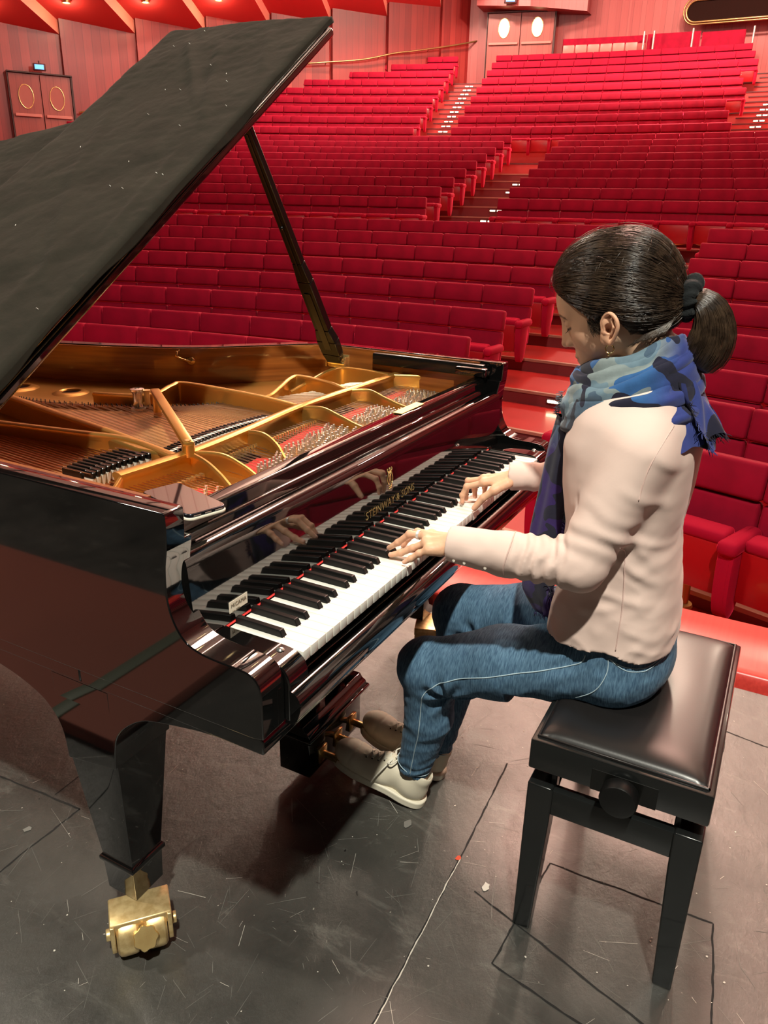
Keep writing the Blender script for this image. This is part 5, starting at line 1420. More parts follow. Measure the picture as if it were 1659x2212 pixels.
# hands --------------------------------------------------------------
def hand(lo, hi, wrist, palm_in, mcps, fingers, thumb, fore):
    global off
    fl = Field(lo, hi, .00125)
    fingers = [(a_, r_*.93) for a_, r_ in fingers]
    fl.rc(fore, wrist, .0235, .0205, .01)
    for m_ in mcps: fl.rc(wrist, m_, .0150, .0088, .012)
    for a, b in zip(mcps[:-1], mcps[1:]): fl.rc(a, b, .0088, .0088, .006)
    fl.rc(np.array(wrist)*.55+np.array(mcps[-1])*.45-np.array([0, 0, .006]), thumb[1], .014, .010, .012)
    fl.rc(np.array(wrist)*.4+np.array(mcps[0])*.6-np.array([0, 0, .007]), mcps[0], .012, .008, .010)
    for fg, r in fingers:
        rr = [r, r*.96, r*.86, r*.72]
        for i in range(3): 
            fl.rc(fg[i], fg[i+1], rr[i], rr[i+1], .0035 if i else .006)
        for i in (1, 2): fl.ell(fg[i], (rr[i]*1.10,)*3, .003)
        fl.ell(fg[0]+np.array([0, 0, .002]), (r*1.15,)*3, .005)
    rr = [.012, .0098, .0088, .0070]
    for i in range(3): fl.rc(thumb[i], thumb[i+1], rr[i], rr[i+1], .008 if i == 0 else .003)
    fl.F += .0004*N1(fl.X*260, fl.Y*260, fl.Z*260)
    # tendons and veins
    for m_ in mcps:
        w2 = np.array(wrist)+np.array([0, 0, .0135]); m2 = np.array(m_)+np.array([0, 0, .0068]); fl.rc(w2*.65+m2*.35, m2, .0016, .0026, .005)
    V, Q = fl.mesh(); c = np.tile(SKIN*np.array([1.06, 1.02, 1.0]), (len(V), 1))
    for fg, r in fingers+[(thumb, .009)]:
        for i, w_ in ((1, .006), (2, .0055)):
            d = np.linalg.norm(V-fg[i], axis=1); k = np.exp(-(d/(w_*1.7))**4)*.30; c = c*(1-k[:, None])+np.array([.60, .25, .17])*k[:, None]
        t = np.array(fg[3]); d = np.linalg.norm(V-t, axis=1); k = np.exp(-(d/.010)**4)*.35; c = c*(1-k[:, None])+np.array([.68, .30, .22])*k[:, None]
        # nail
        dr = (np.array(fg[3])-np.array(fg[2])); dr /= np.linalg.norm(dr); up = np.array([0, 0, 1])-dr*dr[2]; up = up/np.linalg.norm(up)
        if dr[2] < -.8: up = np.array([0, 1, 0])-dr*dr[1]; up /= np.linalg.norm(up)
        nc = t+up*r*.65; k = np.exp(-(np.linalg.norm(V-nc, axis=1)/.0052)**4)*.6; c = c*(1-k[:, None])+np.array([.78, .50, .42])*k[:, None]
    bodyV.append(V); bodyQ.append(Q+off); bodyC.append(c); off += len(V)
A3 = lambda *p: np.array(p, float)
LM = [A3(.461, -.046, .801), A3(.479, -.032, .807), A3(.499, -.020, .811), A3(.519, -.024, .808)]
hand((.435, -.135, .740), (.575, .085, .845), A3(.488, -.092, .814), None, LM,
     [([LM[0], A3(.457, -.026, .790), A3(.455, -.010, .776), A3(.4535, .004, .7655)], .0074),
      ([LM[1], A3(.478, -.002, .788), A3(.477, .024, .772), A3(.476, .047, .7625)], .0080),
      ([LM[2], A3(.502, .018, .806), A3(.502, .044, .781), A3(.501, .064, .7645)], .0082),
      ([LM[3], A3(.527, .012, .803), A3(.529, .035, .782), A3(.529, .045, .7635)], .0080)],
     [A3(.520, -.078, .800), A3(.543, -.046, .787), A3(.553, -.018, .774), A3(.556, .004, .7635)], A3(.486, -.135, .806))
RM = [A3(.900, -.018, .814), A3(.882, -.006, .820), A3(.862, -.002, .823), A3(.842, -.010, .821)]
hand((.785, -.125, .742), (.940, .075, .870), A3(.870, -.078, .836), None, RM,
     [([RM[0], A3(.910, .008, .803), A3(.913, .013, .783), A3(.913, .013, .765)], .0072),
      ([RM[1], A3(.887, .026, .806), A3(.888, .030, .783), A3(.887, .027, .7645)], .0078),
      ([RM[2], A3(.862, .038, .811), A3(.862, .043, .786), A3(.861, .040, .7645)], .0081),
      ([RM[3], A3(.839, .032, .804), A3(.837, .041, .781), A3(.836, .040, .7645)], .0080)],
     [A3(.842, -.068, .829), A3(.823, -.043, .813), A3(.815, -.021, .793), A3(.811, -.002, .7650)], A3(.882, -.125, .842))
# rest of the body, mostly under the clothes
fl = Field((.40, -.53, .02), (1.02, .14, 1.20), .0075)
fl.rc((.70, -.38, .60), (.70, -.37, .80), .10, .095, .05); fl.rc((.70, -.37, .80), (.70, -.37, 1.02), .095, .095, .04)
fl.rc((.56, -.385, 1.03), (.84, -.385, 1.03), .055, .055, .04); fl.rc((.70, -.37, 1.04), (.70, -.335, 1.15), .055, .048, .03)
for a, b, ra, rb in [((.56, -.39, 1.03), (.505, -.335, .825), .040, .034), ((.505, -.335, .825), (.488, -.12, .812), .032, .020), ((.84, -.385, 1.03), (.925, -.31, .85), .040, .032), ((.925, -.31, .85), (.88, -.11, .840), .030, .019),
                     ((.64, -.40, .565), (.612, .0, .43), .070, .048), ((.612, .0, .43), (.637, .045, .12), .045, .026), ((.77, -.40, .565), (.835, .01, .455), .070, .048), ((.835, .01, .455), (.762, .045, .12), .045, .026)]:
    fl.rc(a, b, ra, rb, .02)
for x, y in ((.637, .045), (.757, .045)): fl.rc((x, y, .13), (x, y-.005, .06), .0265, .028, .01); fl.rc((x, y, .06), (x, y+.13, .075), .028, .024, .02)
V, Q = fl.mesh(); bodyV.append(V); bodyQ.append(Q+off); bodyC.append(np.tile(SKIN, (len(V), 1))); off += len(V)
person = npmesh('person', np.concatenate(bodyV), np.concatenate(bodyQ), 'skin', None, True, np.concatenate(bodyC))
tag(person, 'person in pale pink shirt and blue jeans seated playing the piano', 'person')

# hair ---------------------------------------------------------------
OC = np.array([-.02, .02]); ol = [(.081, .091), (.053, .119), (.008, .131), (-.052, .124), (-.104, .099), (-.129, .062), (-.135, .017), (-.133, -.016), (-.122, -.050), (-.085, -.085), (-.04, -.085), (.03, -.060), (.072, -.02), (.083, .02), (.090, .060)]
oa = [(math.atan2(p[1]-OC[1], p[0]-OC[0]) % (2*PI), math.hypot(p[0]-OC[0], p[1]-OC[1])) for p in ol]; oa.sort()
oaA = np.array([a for a, _ in oa]); oaR = np.array([r for _, r in oa]); oaA = np.concatenate([oaA-2*PI, oaA, oaA+2*PI]); oaR = np.tile(oaR, 3)
def sagR(a):
    a = a % (2*PI); return sum(np.interp(a+d, oaA, oaR) for d in (-.16, -.08, 0, .08, .16))/5
HLx = [-.30, -.10, -.055, -.030, -.022, -.014, -.004, .006, .014, .020, .024, .032, .042, .068, .085, .12]
HLy = [-.085, -.085, -.082, -.062, -.038, -.016, -.008, -.010, -.022, -.036, -.028, -.008, .008, .046, .062, .070]
def uline(f): return np.interp(f, HLx, HLy)
def hairpt(a, be, grow=0.0):      # a in sagittal plane, be lateral angle
    rho = float(sagR(a)); R = 1/math.sqrt((math.cos(be)/rho)**2+(math.sin(be)/.0835)**2)
    d = np.array([math.cos(be)*math.cos(a), math.cos(be)*math.sin(a), math.sin(be)])
    p = np.array([OC[0], OC[1], 0])+d*R
    marg = p[1]-uline(p[0]); shrink = .085*math.exp(-max(marg, 0)/.010)
    rad = R*(1-shrink)+grow
    return np.array([OC[0], OC[1], 0])+d*rad, marg
NA, NB = 150, 90
v = []; mg = []
for i in range(NA):
    for j in range(NB):
        a = 2*PI*i/NA; be = -PI/2+PI*j/(NB-1)*.9999+.0
        p, m_ = hairpt(a, be, .0009*math.sin(a*46+be*17)+.0007*math.sin(be*61)); v.append(hw_(*p)); mg.append(m_)
fcs = []
for i in range(NA):
    for j in range(NB-1):
        q = [i*NB+j, ((i+1) % NA)*NB+j, ((i+1) % NA)*NB+j+1, i*NB+j+1]
        if min(mg[k] for k in q) > -.002: fcs.append(tuple(q))
g = MB(); g.add(v, fcs)
hair = g.build('hair', 'hair', person, smooth=True)
E_ = np.array([-.128, -.034, 0.])     # where the pony tail is tied, local
def curveobj(name, splines, rad, material, parent):
    c = bpy.data.curves.new(name, 'CURVE'); c.dimensions = '3D'; c.bevel_depth = rad; c.bevel_resolution = 0; c.use_fill_caps = False
    for pts in splines:
        s_ = c.splines.new('POLY'); s_.points.add(len(pts)-1)
        for k, p in enumerate(pts): s_.points[k].co = (*p, 1); s_.points[k].radius = 1 if 0 < k < len(pts)-1 else .4
    c.materials.append(MATS[material]); o = bpy.data.objects.new(name, c); COL.objects.link(o); o.parent = parent; return o
rg = random.Random(5); spl = []
CEN = np.array([OC[0], OC[1], 0])
Ed = (E_-CEN); Ed /= np.linalg.norm(Ed)
def ang(d): return math.atan2(d[1], d[0]), math.asin(max(-1, min(1, d[2])))
tries = 0
while len(spl) < 6500 and tries < 60000:
    tries += 1
    a = rg.uniform(0, 2*PI); be = rg.uniform(-1.5, 1.5); p, m_ = hairpt(a, be)
    if m_ < 0 or (m_ > .03 and rg.random() < .72): continue
    if rg.random() < .45 and p[2] > 0: continue
    d0 = (p-CEN); d0 /= np.linalg.norm(d0)
    dot = max(-1, min(1, d0@Ed)); om = math.acos(dot)
    if om < .25: continue
    jit = np.array([rg.gauss(0, .05), rg.gauss(0, .05), rg.gauss(0, .05)]); E2 = Ed+jit; E2 /= np.linalg.norm(E2); om = math.acos(max(-1, min(1, d0@E2)))
    n_ = 14; pts = []; lift = abs(rg.gauss(0, .0012))+.0003; bad = False
    sag = rg.uniform(.0, .16) * (1 if d0[1] < .6 else .4)
    for k in range(n_+1):
        t = k/n_; dd = (math.sin((1-t)*om)*d0+math.sin(t*om)*E2)/math.sin(om)
        dd = dd+np.array([0, -sag*math.sin(PI*t)*(1 if abs(d0[2]) > .3 else 0), 0]); dd /= np.linalg.norm(dd)
        aa, bb_ = ang(dd); q, mm = hairpt(aa, bb_, lift*(1+1.4*math.sin(PI*t)))
        if mm < -.004: bad = True; break
        pts.append(hw_(*q))
    if not bad: spl.append(pts)
# loose fly-away hairs
for k in range(110):
    a = rg.uniform(.3, 3.4); be = rg.uniform(-1.2, 1.0); p, m_ = hairpt(a, be)
    if m_ < 0: continue
    d = p-CEN; d /= np.linalg.norm(d); tdir = np.cross(d, np.array([rg.gauss(0, 1), rg.gauss(0, 1), rg.gauss(0, 1)])); tdir /= np.linalg.norm(tdir); pts = []; L_ = rg.uniform(.02, .06); cv = rg.uniform(.004, .012)
    for t in np.linspace(0, 1, 7): pts.append(hw_(*(p+tdir*L_*(t-.5)+d*(cv*math.sin(PI*t)-.001))))
    spl.append(pts)
# wisps at the temple and in front of the ear
for k in range(260):
    f0, u0 = rg.uniform(.008, .030), rg.uniform(-.026, -.004); s0 = -.0690-rg.uniform(0, .004)+.03*max(0, f0-.02); L_ = rg.uniform(.006, .019); dx = rg.uniform(-.9, .3); cv = rg.uniform(-.006, .006)
    spl.append([hw_(f0+dx*L_*q+cv*q*q, u0-L_*q, s0+.0035*q) for q in np.linspace(0, 1, 6)])
for k in range(160):
    f0 = rg.uniform(-.09, -.02); s0 = -math.sqrt(max(0, 1-((f0+.02)/.115)**2))*.066; pts = []
    for t in np.linspace(0, 1, 8):
        b_ = np.array([f0, -.075-rg.uniform(0, .006), s0-.004]); c_ = E_+np.array([.004, -.004, -.006]); q = b_*(1-t)+c_*t; q[2] -= .008*math.sin(PI*t); q[1] -= .004*math.sin(PI*t); pts.append(hw_(*q))
    spl.append(pts)
o = curveobj('hair_strands', spl, .00030, 'hair_strand', hair); tag(o, kind='stuff')
# pony tail
pp = [np.array(p) for p in catmull([(-.128, -.036), (-.150, -.048), (-.160, -.070), (-.158, -.098), (-.146, -.124), (-.127, -.144), (-.106, -.158)], 8)]
pr_ = np.interp(np.linspace(0, 1, len(pp)), [0, .12, .35, .6, .8, .93, 1], [.014, .018, .028, .035, .036, .029, .014])
g = MB(); v = []; nn = 40
for i, p in enumerate(pp):
    t = pp[min(i+1, len(pp)-1)]-pp[max(i-1, 0)]; t /= np.linalg.norm(t); nrm = np.array([-t[1], t[0]])
    for k in range(nn):
        a = 2*PI*k/nn; r = pr_[i]*(1+.035*math.sin(a*9+i*.13)+.02*math.sin(a*21)); q = p+nrm*math.cos(a)*r; v.append(hw_(q[0], q[1], .92*r*math.sin(a)))
g.add(v, [(i*nn+k, i*nn+(k+1) % nn, (i+1)*nn+(k+1) % nn, (i+1)*nn+k) for i in range(len(pp)-1) for k in range(nn)])
pony = g.build('ponytail', 'hair', hair, smooth=True)
spl = []
for k in range(3400):
    a = rg.uniform(0, 2*PI); sc = rg.uniform(.75, 1.05) if rg.random() < .93 else rg.uniform(1.05, 1.2); pts = []; e = rg.uniform(.72, 1.0); tw = rg.gauss(0, .25)
    for i in range(0, int(len(pp)*e), 4):
        p = pp[i]; t = pp[min(i+1, len(pp)-1)]-pp[max(i-1, 0)]; t /= np.linalg.norm(t); nrm = np.array([-t[1], t[0]])
        x_ = i/len(pp); r = max(pr_[i], .012 if x_ > .5 else 0)*(1+(sc-1)*x_)*1.02+.0004; aa = a+tw*x_; q = p+nrm*math.cos(aa)*r
        pts.append(hw_(q[0], q[1], .92*r*math.sin(aa)))
    if len(pts) > 3: spl.append(pts)
o = curveobj('ponytail_strands', spl, .00030, 'hair_strand', hair); tag(o, kind='stuff')
# scrunchie
g = MB(); v = []; na, nb = 64, 20; cc = np.array([-.134, -.040]); t = np.array([-.85, -.45]); t /= np.linalg.norm(t); nrm = np.array([-t[1], t[0]])
for i in range(na):
    a = 2*PI*i/na
    for k in range(nb):
        b_ = 2*PI*k/nb; rr = .0145+.003*math.sin(a*7)+.002*math.sin(a*13+b_*2)+(.004 if math.cos(a) < -.2 else 0); R = .0185+rr*math.cos(b_)*.75+.002*math.sin(a*5); q = cc+nrm*math.cos(a)*R*1.25+t*rr*math.sin(b_)*.85
        v.append(hw_(q[0], q[1], R*math.sin(a)))
g.add(v, [(i*nb+k, ((i+1) % na)*nb+k, ((i+1) % na)*nb+(k+1) % nb, i*nb+(k+1) % nb) for i in range(na) for k in range(nb)])
o = g.build('scrunchie', 'scrunchie', person, smooth=True); tag(o, 'black velvet hair scrunchie')
g = MB()
for sg in (-1, 1):
    for k in range(30):
        t = k/29; s0 = sg*(.021+.021*t); f0 = .0785-.0055*t*t; g.tube([hw_(f0+.001, -.0105, s0), hw_(f0+.005, -.0140, s0+sg*.001), hw_(f0+.0085, -.0155, s0+sg*.002)], [.00035, .00028, .0001], 4)
g.build('eyelashes', 'hair', person); tag(bpy.context.scene.objects['eyelashes'], kind='stuff')
g = MB()
for sg in (-1,):
    c = hw_(.0065, -.0700, sg*.0745); g.tube([(c[0], c[1]+.0075*math.cos(a), c[2]+.0075*math.sin(a)) for a in np.linspace(0, 2*PI, 22)], .0011, 8, cap=False); g.lathe([(0, .003), (.003, 0), (0, -.003)], (c[0], c[1]+.001, c[2]-.010), 10)
g.build('earring', 'gold', person, smooth=True)
def ringband(c, d, r, w_, mt):
    d = np.array(d, float); d /= np.linalg.norm(d); a = np.cross(d, [1, 0, 0]); a /= np.linalg.norm(a); b_ = np.cross(d, a); g = MB(); v = []; n_ = 36
    for k in range(n_):
        q = a*math.cos(2*PI*k/n_)+b_*math.sin(2*PI*k/n_)
        for (dr, dz) in ((-.0007, -w_/2), (.0011, -w_/2), (.0011, w_/2), (-.0007, w_/2)): v.append(np.array(c)+q*(r+dr)+d*dz)
    g.add(v, [(4*k+j, 4*k+(j+1) % 4, 4*((k+1) % n_)+(j+1) % 4, 4*((k+1) % n_)+j) for k in range(n_) for j in range(4)]); o = g.build('ring', mt, person, smooth=True, angle=.6); return o
o = ringband((.5005, -.004, .8090), (.003, .038, -.004), .0088, .0052, 'silver'); tag(o, 'broad silver ring on left hand')
o = ringband((.8875, .028, .796), (0, .002, -.022), .0084, .003, 'silver'); tag(o, 'silver ring on right hand')

# shirt --------------------------------------------------------------
fs_ = Field((.415, -.535, .585), (1.005, -.058, 1.175), .0036)
zz = np.array([.56, .60, .66, .75, .85, .94, 1.02, 1.08, 1.12, 1.15, 1.18])
bk2 = np.array([-.503, -.503, -.501, -.488, -.474, -.484, -.487, -.470, -.445, -.425, -.40]); fr2 = np.array([-.252, -.250, -.252, -.262, -.262, -.246, -.240, -.262, -.295, -.325, -.35])
wd2 = np.array([.178, .176, .168, .154, .152, .162, .168, .160, .126, .085, .04])
Z1 = fs_.Z[0, 0, :]; B, Fr, Wd = [np.interp(Z1, zz, a) for a in (bk2, fr2, wd2)]
for arr in (B, Fr, Wd):
    k = np.ones(9)/9; arr[:] = np.convolve(np.pad(arr, 4, 'edge'), k, 'valid')
cy = (B+Fr)/2; hd = (Fr-B)/2
ex = (np.abs(fs_.X-.70)/Wd[None, None, :]); ey = np.abs(fs_.Y-cy[None, None, :])/hd[None, None, :]
e = (ex**2.8+ey**2.8)**(1/2.8); d = (e-1)*np.minimum(Wd, hd)[None, None, :]
fs_.F = d.astype(np.float32)
for sg, sh, el, wr, ws in [(-1, (.558, -.396, 1.028), (.500, -.332, .822), (.489, -.078, .8125), .0350), (1, (.842, -.39, 1.028), (.928, -.305, .865), (.876, -.062, .8365), .0335)]:
    fs_.rc(sh, el, .060 if sg < 0 else .058, .047 if sg < 0 else .043, .026)
    el2 = np.array(el); wr = np.array(wr)
    mid = el2*.45+wr*.55+np.array([0, 0, -.004 if sg < 0 else 0])
    fs_.rc(el2, mid, .046 if sg < 0 else .040, .043 if sg < 0 else .033, .018); fs_.rc(mid, wr, .043 if sg < 0 else .033, ws, .010)
# folds
X, Y, Z = fs_.X, fs_.Y, fs_.Z
low = np.clip((.98-Z)/.3, 0, 1)
F2 = N1(X*9+Y*4, Y*16+Z*10, Z*26-Y*17); F3 = N2(X*20, Y*44-Z*14, Z*50+Y*26)
disp = .009*(np.abs(F2)-.2)*low+.0020*F3*(.35+low)
# drag lines under the arm and across the small of the back
for (y0, z0_, y1, z1_, amp, wd) in [(-.36, .93, -.47, .80, .007, .012), (-.37, .84, -.485, .765, .008, .011), (-.34, .76, -.48, .735, .006, .010), (-.40, .88, -.48, .845, .006, .009), (-.40, .70, -.49, .66, .005, .010), (-.30, .70, -.43, .74, .004, .010), (-.38, .99, -.47, .93, .006, .011), (-.42, 1.06, -.475, 1.0, .005, .010), (-.33, .66, -.27, .60, .004, .012)]:
    ax_, az_ = y1-y0, z1_-z0_; t = np.clip(((Y-y0)*ax_+(Z-z0_)*az_)/(ax_**2+az_**2), 0, 1); dd = np.hypot(Y-y0-ax_*t, Z-z0_-az_*t)
    disp = disp-.55*amp*np.exp(-(dd/wd)**2)*np.sin(PI*np.clip(t, .02, .98))
def along(a, b, pitch, amp, t0, t1, ph=0):
    global disp
    a = np.array(a); b = np.array(b); ba = b-a; t = ((X-a[0])*ba[0]+(Y-a[1])*ba[1]+(Z-a[2])*ba[2])/(ba@ba)
    dist = np.sqrt((X-a[0]-t*ba[0])**2+(Y-a[1]-t*ba[1])**2+(Z-a[2]-t*ba[2])**2)
    w_ = np.clip((t-t0)/.12, 0, 1)*np.clip((t1-t)/.12, 0, 1)*np.clip((.075-dist)/.02, 0, 1)
    disp = disp+amp*w_*np.sin(t*np.linalg.norm(ba)/pitch*2*PI+ph+5*F2+2.0*np.sin((X+Z)*30))
along((.500, -.332, .822), (.489, -.078, .8125), .026, .0028, .02, .50); along((.555, -.398, 1.045), (.500, -.332, .822), .045, .0016, .45, 1.0, 1)
along((.928, -.305, .865), (.876, -.062, .8365), .035, .0022, .1, .9); 
fs_.F += disp.astype(np.float32)
# cut cleanly at cuffs and hem
hem = .622+.035*((Y+.36)/.14)**2*(Y > -.36)*0+.012*np.cos((Y+.38)*14)-.030*np.clip((-.44-Y)/.06, 0, 1)-.0*X
hem = .6355-.028*np.clip((np.abs(X-.70)-.0)/.16, 0, 1)*0-.020*np.clip((-Y-.42)/.08, 0, 1)-.018*np.clip((Y+.33)/.08, 0, 1)+.004*np.sin(Y*60)
fs_.F = np.maximum(fs_.F, ((hem-.004)-Z).astype(np.float32))
for wr, el in [((.489, -.078, .8125), (.500, -.332, .822)), ((.876, -.062, .8365), (.928, -.305, .865))]:
    wr = np.array(wr); n_ = wr-np.array(el); n_ /= np.linalg.norm(n_); pl_ = (X-wr[0])*n_[0]+(Y-wr[1])*n_[1]+(Z-wr[2])*n_[2]; near = np.sqrt((X-wr[0])**2+(Y-wr[1])**2+(Z-wr[2])**2) < .09
    fs_.F = np.where(near, np.maximum(fs_.F, pl_), fs_.F).astype(np.float32)
    # hollow end of the sleeve
    hol = np.sqrt(np.maximum(0, ((X-wr[0])**2+(Y-wr[1])**2+(Z-wr[2])**2)-pl_**2))-.0255; hol = np.maximum(hol, -(pl_+.020)); fs_.F = np.where(near, np.maximum(fs_.F, -hol), fs_.F).astype(np.float32)
hz = np.maximum((e-.955)*.15, 0)*0
V, Q = fs_.mesh()
shirt = npmesh('shirt', V, Q, 'shirt', person); tag(shirt, 'pale pink long sleeved cotton shirt')
def surf_x(F, y, z, side=-1):
    j = int(round((y-F.lo[1])/F.h)); k = int(round((z-F.lo[2])/F.h))
    if not (0 <= j < F.n[1] and 0 <= k < F.n[2]): return None
    colm = F.F[:, j, k]; idx_ = np.where(colm < 0)[0]
    if len(idx_) == 0: return None
    i = idx_[0]; 
    if i == 0: return F.lo[0]
    t = colm[i-1]/(colm[i-1]-colm[i]); return F.lo[0]+(i-1+t)*F.h
def surfline(F, pts, rad, out=.0004, n=10):
    P = []
    for y, z in catmull(pts, n):
        x = surf_x(F, y, z)
        if x is not None: P.append((x-out, y, z))
    # light smoothing
    P = [np.mean([P[max(0, i-1)], P[i], P[min(len(P)-1, i+1)]], axis=0) for i in range(len(P))]
    g = MB(); g.tube(P, rad, 6); return g
surfline(fs_, [(-.398, .875), (-.405, .80), (-.411, .73), (-.412, .645)], .0012).build('side_seam', 'shirt_seam', shirt, smooth=True)
surfline(fs_, [(-.446, 1.085), (-.425, 1.02), (-.418, .965)], .0011).build('yoke_seam', 'shirt_seam', shirt, smooth=True)
g = MB(); c = np.array([.4935, -.205, .816]); g.tube([(c[0]+.0455*math.cos(a)*1.0, c[1]+.004*math.sin(a*2), c[2]-.001+.0445*math.sin(a)) for a in np.linspace(0, 2*PI, 40)], .0013, 6, cap=False); g.build('cuff_seam', 'shirt_seam', shirt, smooth=True)
g = MB()
for y in (-.10, -.122, -.165):
    x = surf_x(fs_, y, .792)
    if x: g.cyl((x-.0003, y, .792), (x+.002, y, .792), .0028, 14)
g.build('cuff_buttons', 'button', shirt, smooth=True, angle=.6)

# jeans --------------------------------------------------------------
fj = Field((.50, -.525, .06), (.93, .135, .675), .0036)
fj.ell((.70, -.400, .560), (.165, .108, .092), .01)
fj.ell((.70, -.392, .620), (.158, .108, .06), .03)
for hip, kn, an, r in [((.625, -.385, .560), (.612, .008, .428), (.6375, .046, .115), (.088, .067, .057, .041)), ((.780, -.385, .560), (.838, .022, .463), (.760, .040, .095), (.088, .070, .056, .041))]:
    hip, kn, an = map(np.array, (hip, kn, an)); md = hip*.45+kn*.55+np.array([0, 0, .008]); cf = kn*.55+an*.45+np.array([0, -.018, 0])
    fj.rc(hip, md, r[0], .078, .03); fj.rc(md, kn, .078, r[1], .03); fj.rc(kn, cf, r[1]-.003, r[2], .018); fj.rc(cf, an, r[2], r[3], .012)
    fj.ell(kn+np.array([0, .012, .004]), (.062, .062, .060), .02)
X, Y, Z = fj.X, fj.Y, fj.Z
G2 = N1(X*12, Y*22+Z*6, Z*26+Y*9); G3 = N2(X*45, Y*60, Z*60)
dsp = .0065*(np.abs(G2)-.2)+.0016*G3
for kn, an, ph in (((.612, .008, .428), (.6375, .046, .115), 0), ((.838, .022, .463), (.760, .040, .095), 1)):
    k0 = np.array(kn); dk = np.sqrt((Y-k0[1]+.075)**2+(Z-k0[2]+.030)**2); side = np.abs(X-k0[0]) < .09
    a_ = np.arctan2(Z-k0[2]+.030, Y-k0[1]+.075)
    dsp = dsp+side*.0055*np.exp(-((dk-.035)/.030)**2)*np.sin(a_*7+ph+3*G2)
    dz = np.clip((.20-Z)/.08, 0, 1)*side; dsp = dsp+dz*.0022*np.sin(Z*190+Y*60+6*G2)
hp = np.exp(-(((Y+.30)/.06)**2+((Z-.60)/.05)**2)); dsp = dsp+hp*.004*np.sin((Y*.8+Z)*120+3*G2)
fj.F += dsp.astype(np.float32)
fj.F = np.maximum(fj.F, (.468-Z-.9*np.clip(Y+.18, 0, 1)*10).astype(np.float32)*np.where(Y < -.2, 1, 0)+np.where(Y < -.2, 0, -9).astype(np.float32))
for an, kn in (((.6375, .046, .115), (.612, .008, .428)), ((.760, .040, .095), (.838, .022, .463))):
    an = np.array(an); n_ = np.array([0, .30, -1.0]); n_ /= np.linalg.norm(n_); pl_ = (X-an[0])*n_[0]+(Y-an[1])*n_[1]+(Z-an[2]+.012)*n_[2]
    near = (np.abs(X-an[0]) < .061) & (Z < .2); fj.F = np.where(near, np.maximum(fj.F, pl_), fj.F)
    rad_ = np.sqrt(np.maximum(0, (X-an[0])**2+(Y-an[1])**2+(Z-an[2])**2-((X-an[0])*n_[0]+(Y-an[1])*n_[1]+(Z-an[2])*n_[2])**2)); hol = np.maximum(rad_-.035, -(pl_+.03)); fj.F = np.where(near, np.maximum(fj.F, -hol), fj.F).astype(np.float32)
V, Q = fj.mesh(); jeans = npmesh('jeans', V, Q, 'denim', person); tag(jeans, 'blue denim jeans')
surfline(fj, [(-.355, .612), (-.345, .590), (-.289, .559), (-.193, .517), (-.10, .475), (-.047, .442), (-.012, .403), (.0, .356), (.006, .278), (.022, .205), (.038, .12)], .0013).build('outer_seam', 'stitch', jeans, smooth=True)
for dd in (0, .006):
    surfline(fj, [(-.402, .622), (-.435, .608-dd), (-.468, .604-dd), (-.490, .616-dd)], .0009).build('pocket_stitch', 'stitch', jeans, smooth=True)
surfline(fj, [(-.400, .622), (-.402, .593), (-.390, .557), (-.370, .531), (-.345, .508)], .0010).build('pocket_stitch', 'stitch', jeans, smooth=True)
g = MB()
for an in ((.6375, .046, .115), (.760, .040, .095)):
    for off_ in (.010, ):
        g.tube([(an[0]+.0425*math.cos(a), an[1]+.043*math.sin(a), an[2]-.002+off_+.3*.043*math.sin(a)) for a in np.linspace(0, 2*PI, 36)], .0011, 6, cap=False)
g.build('hem_stitch', 'stitch', jeans, smooth=True)

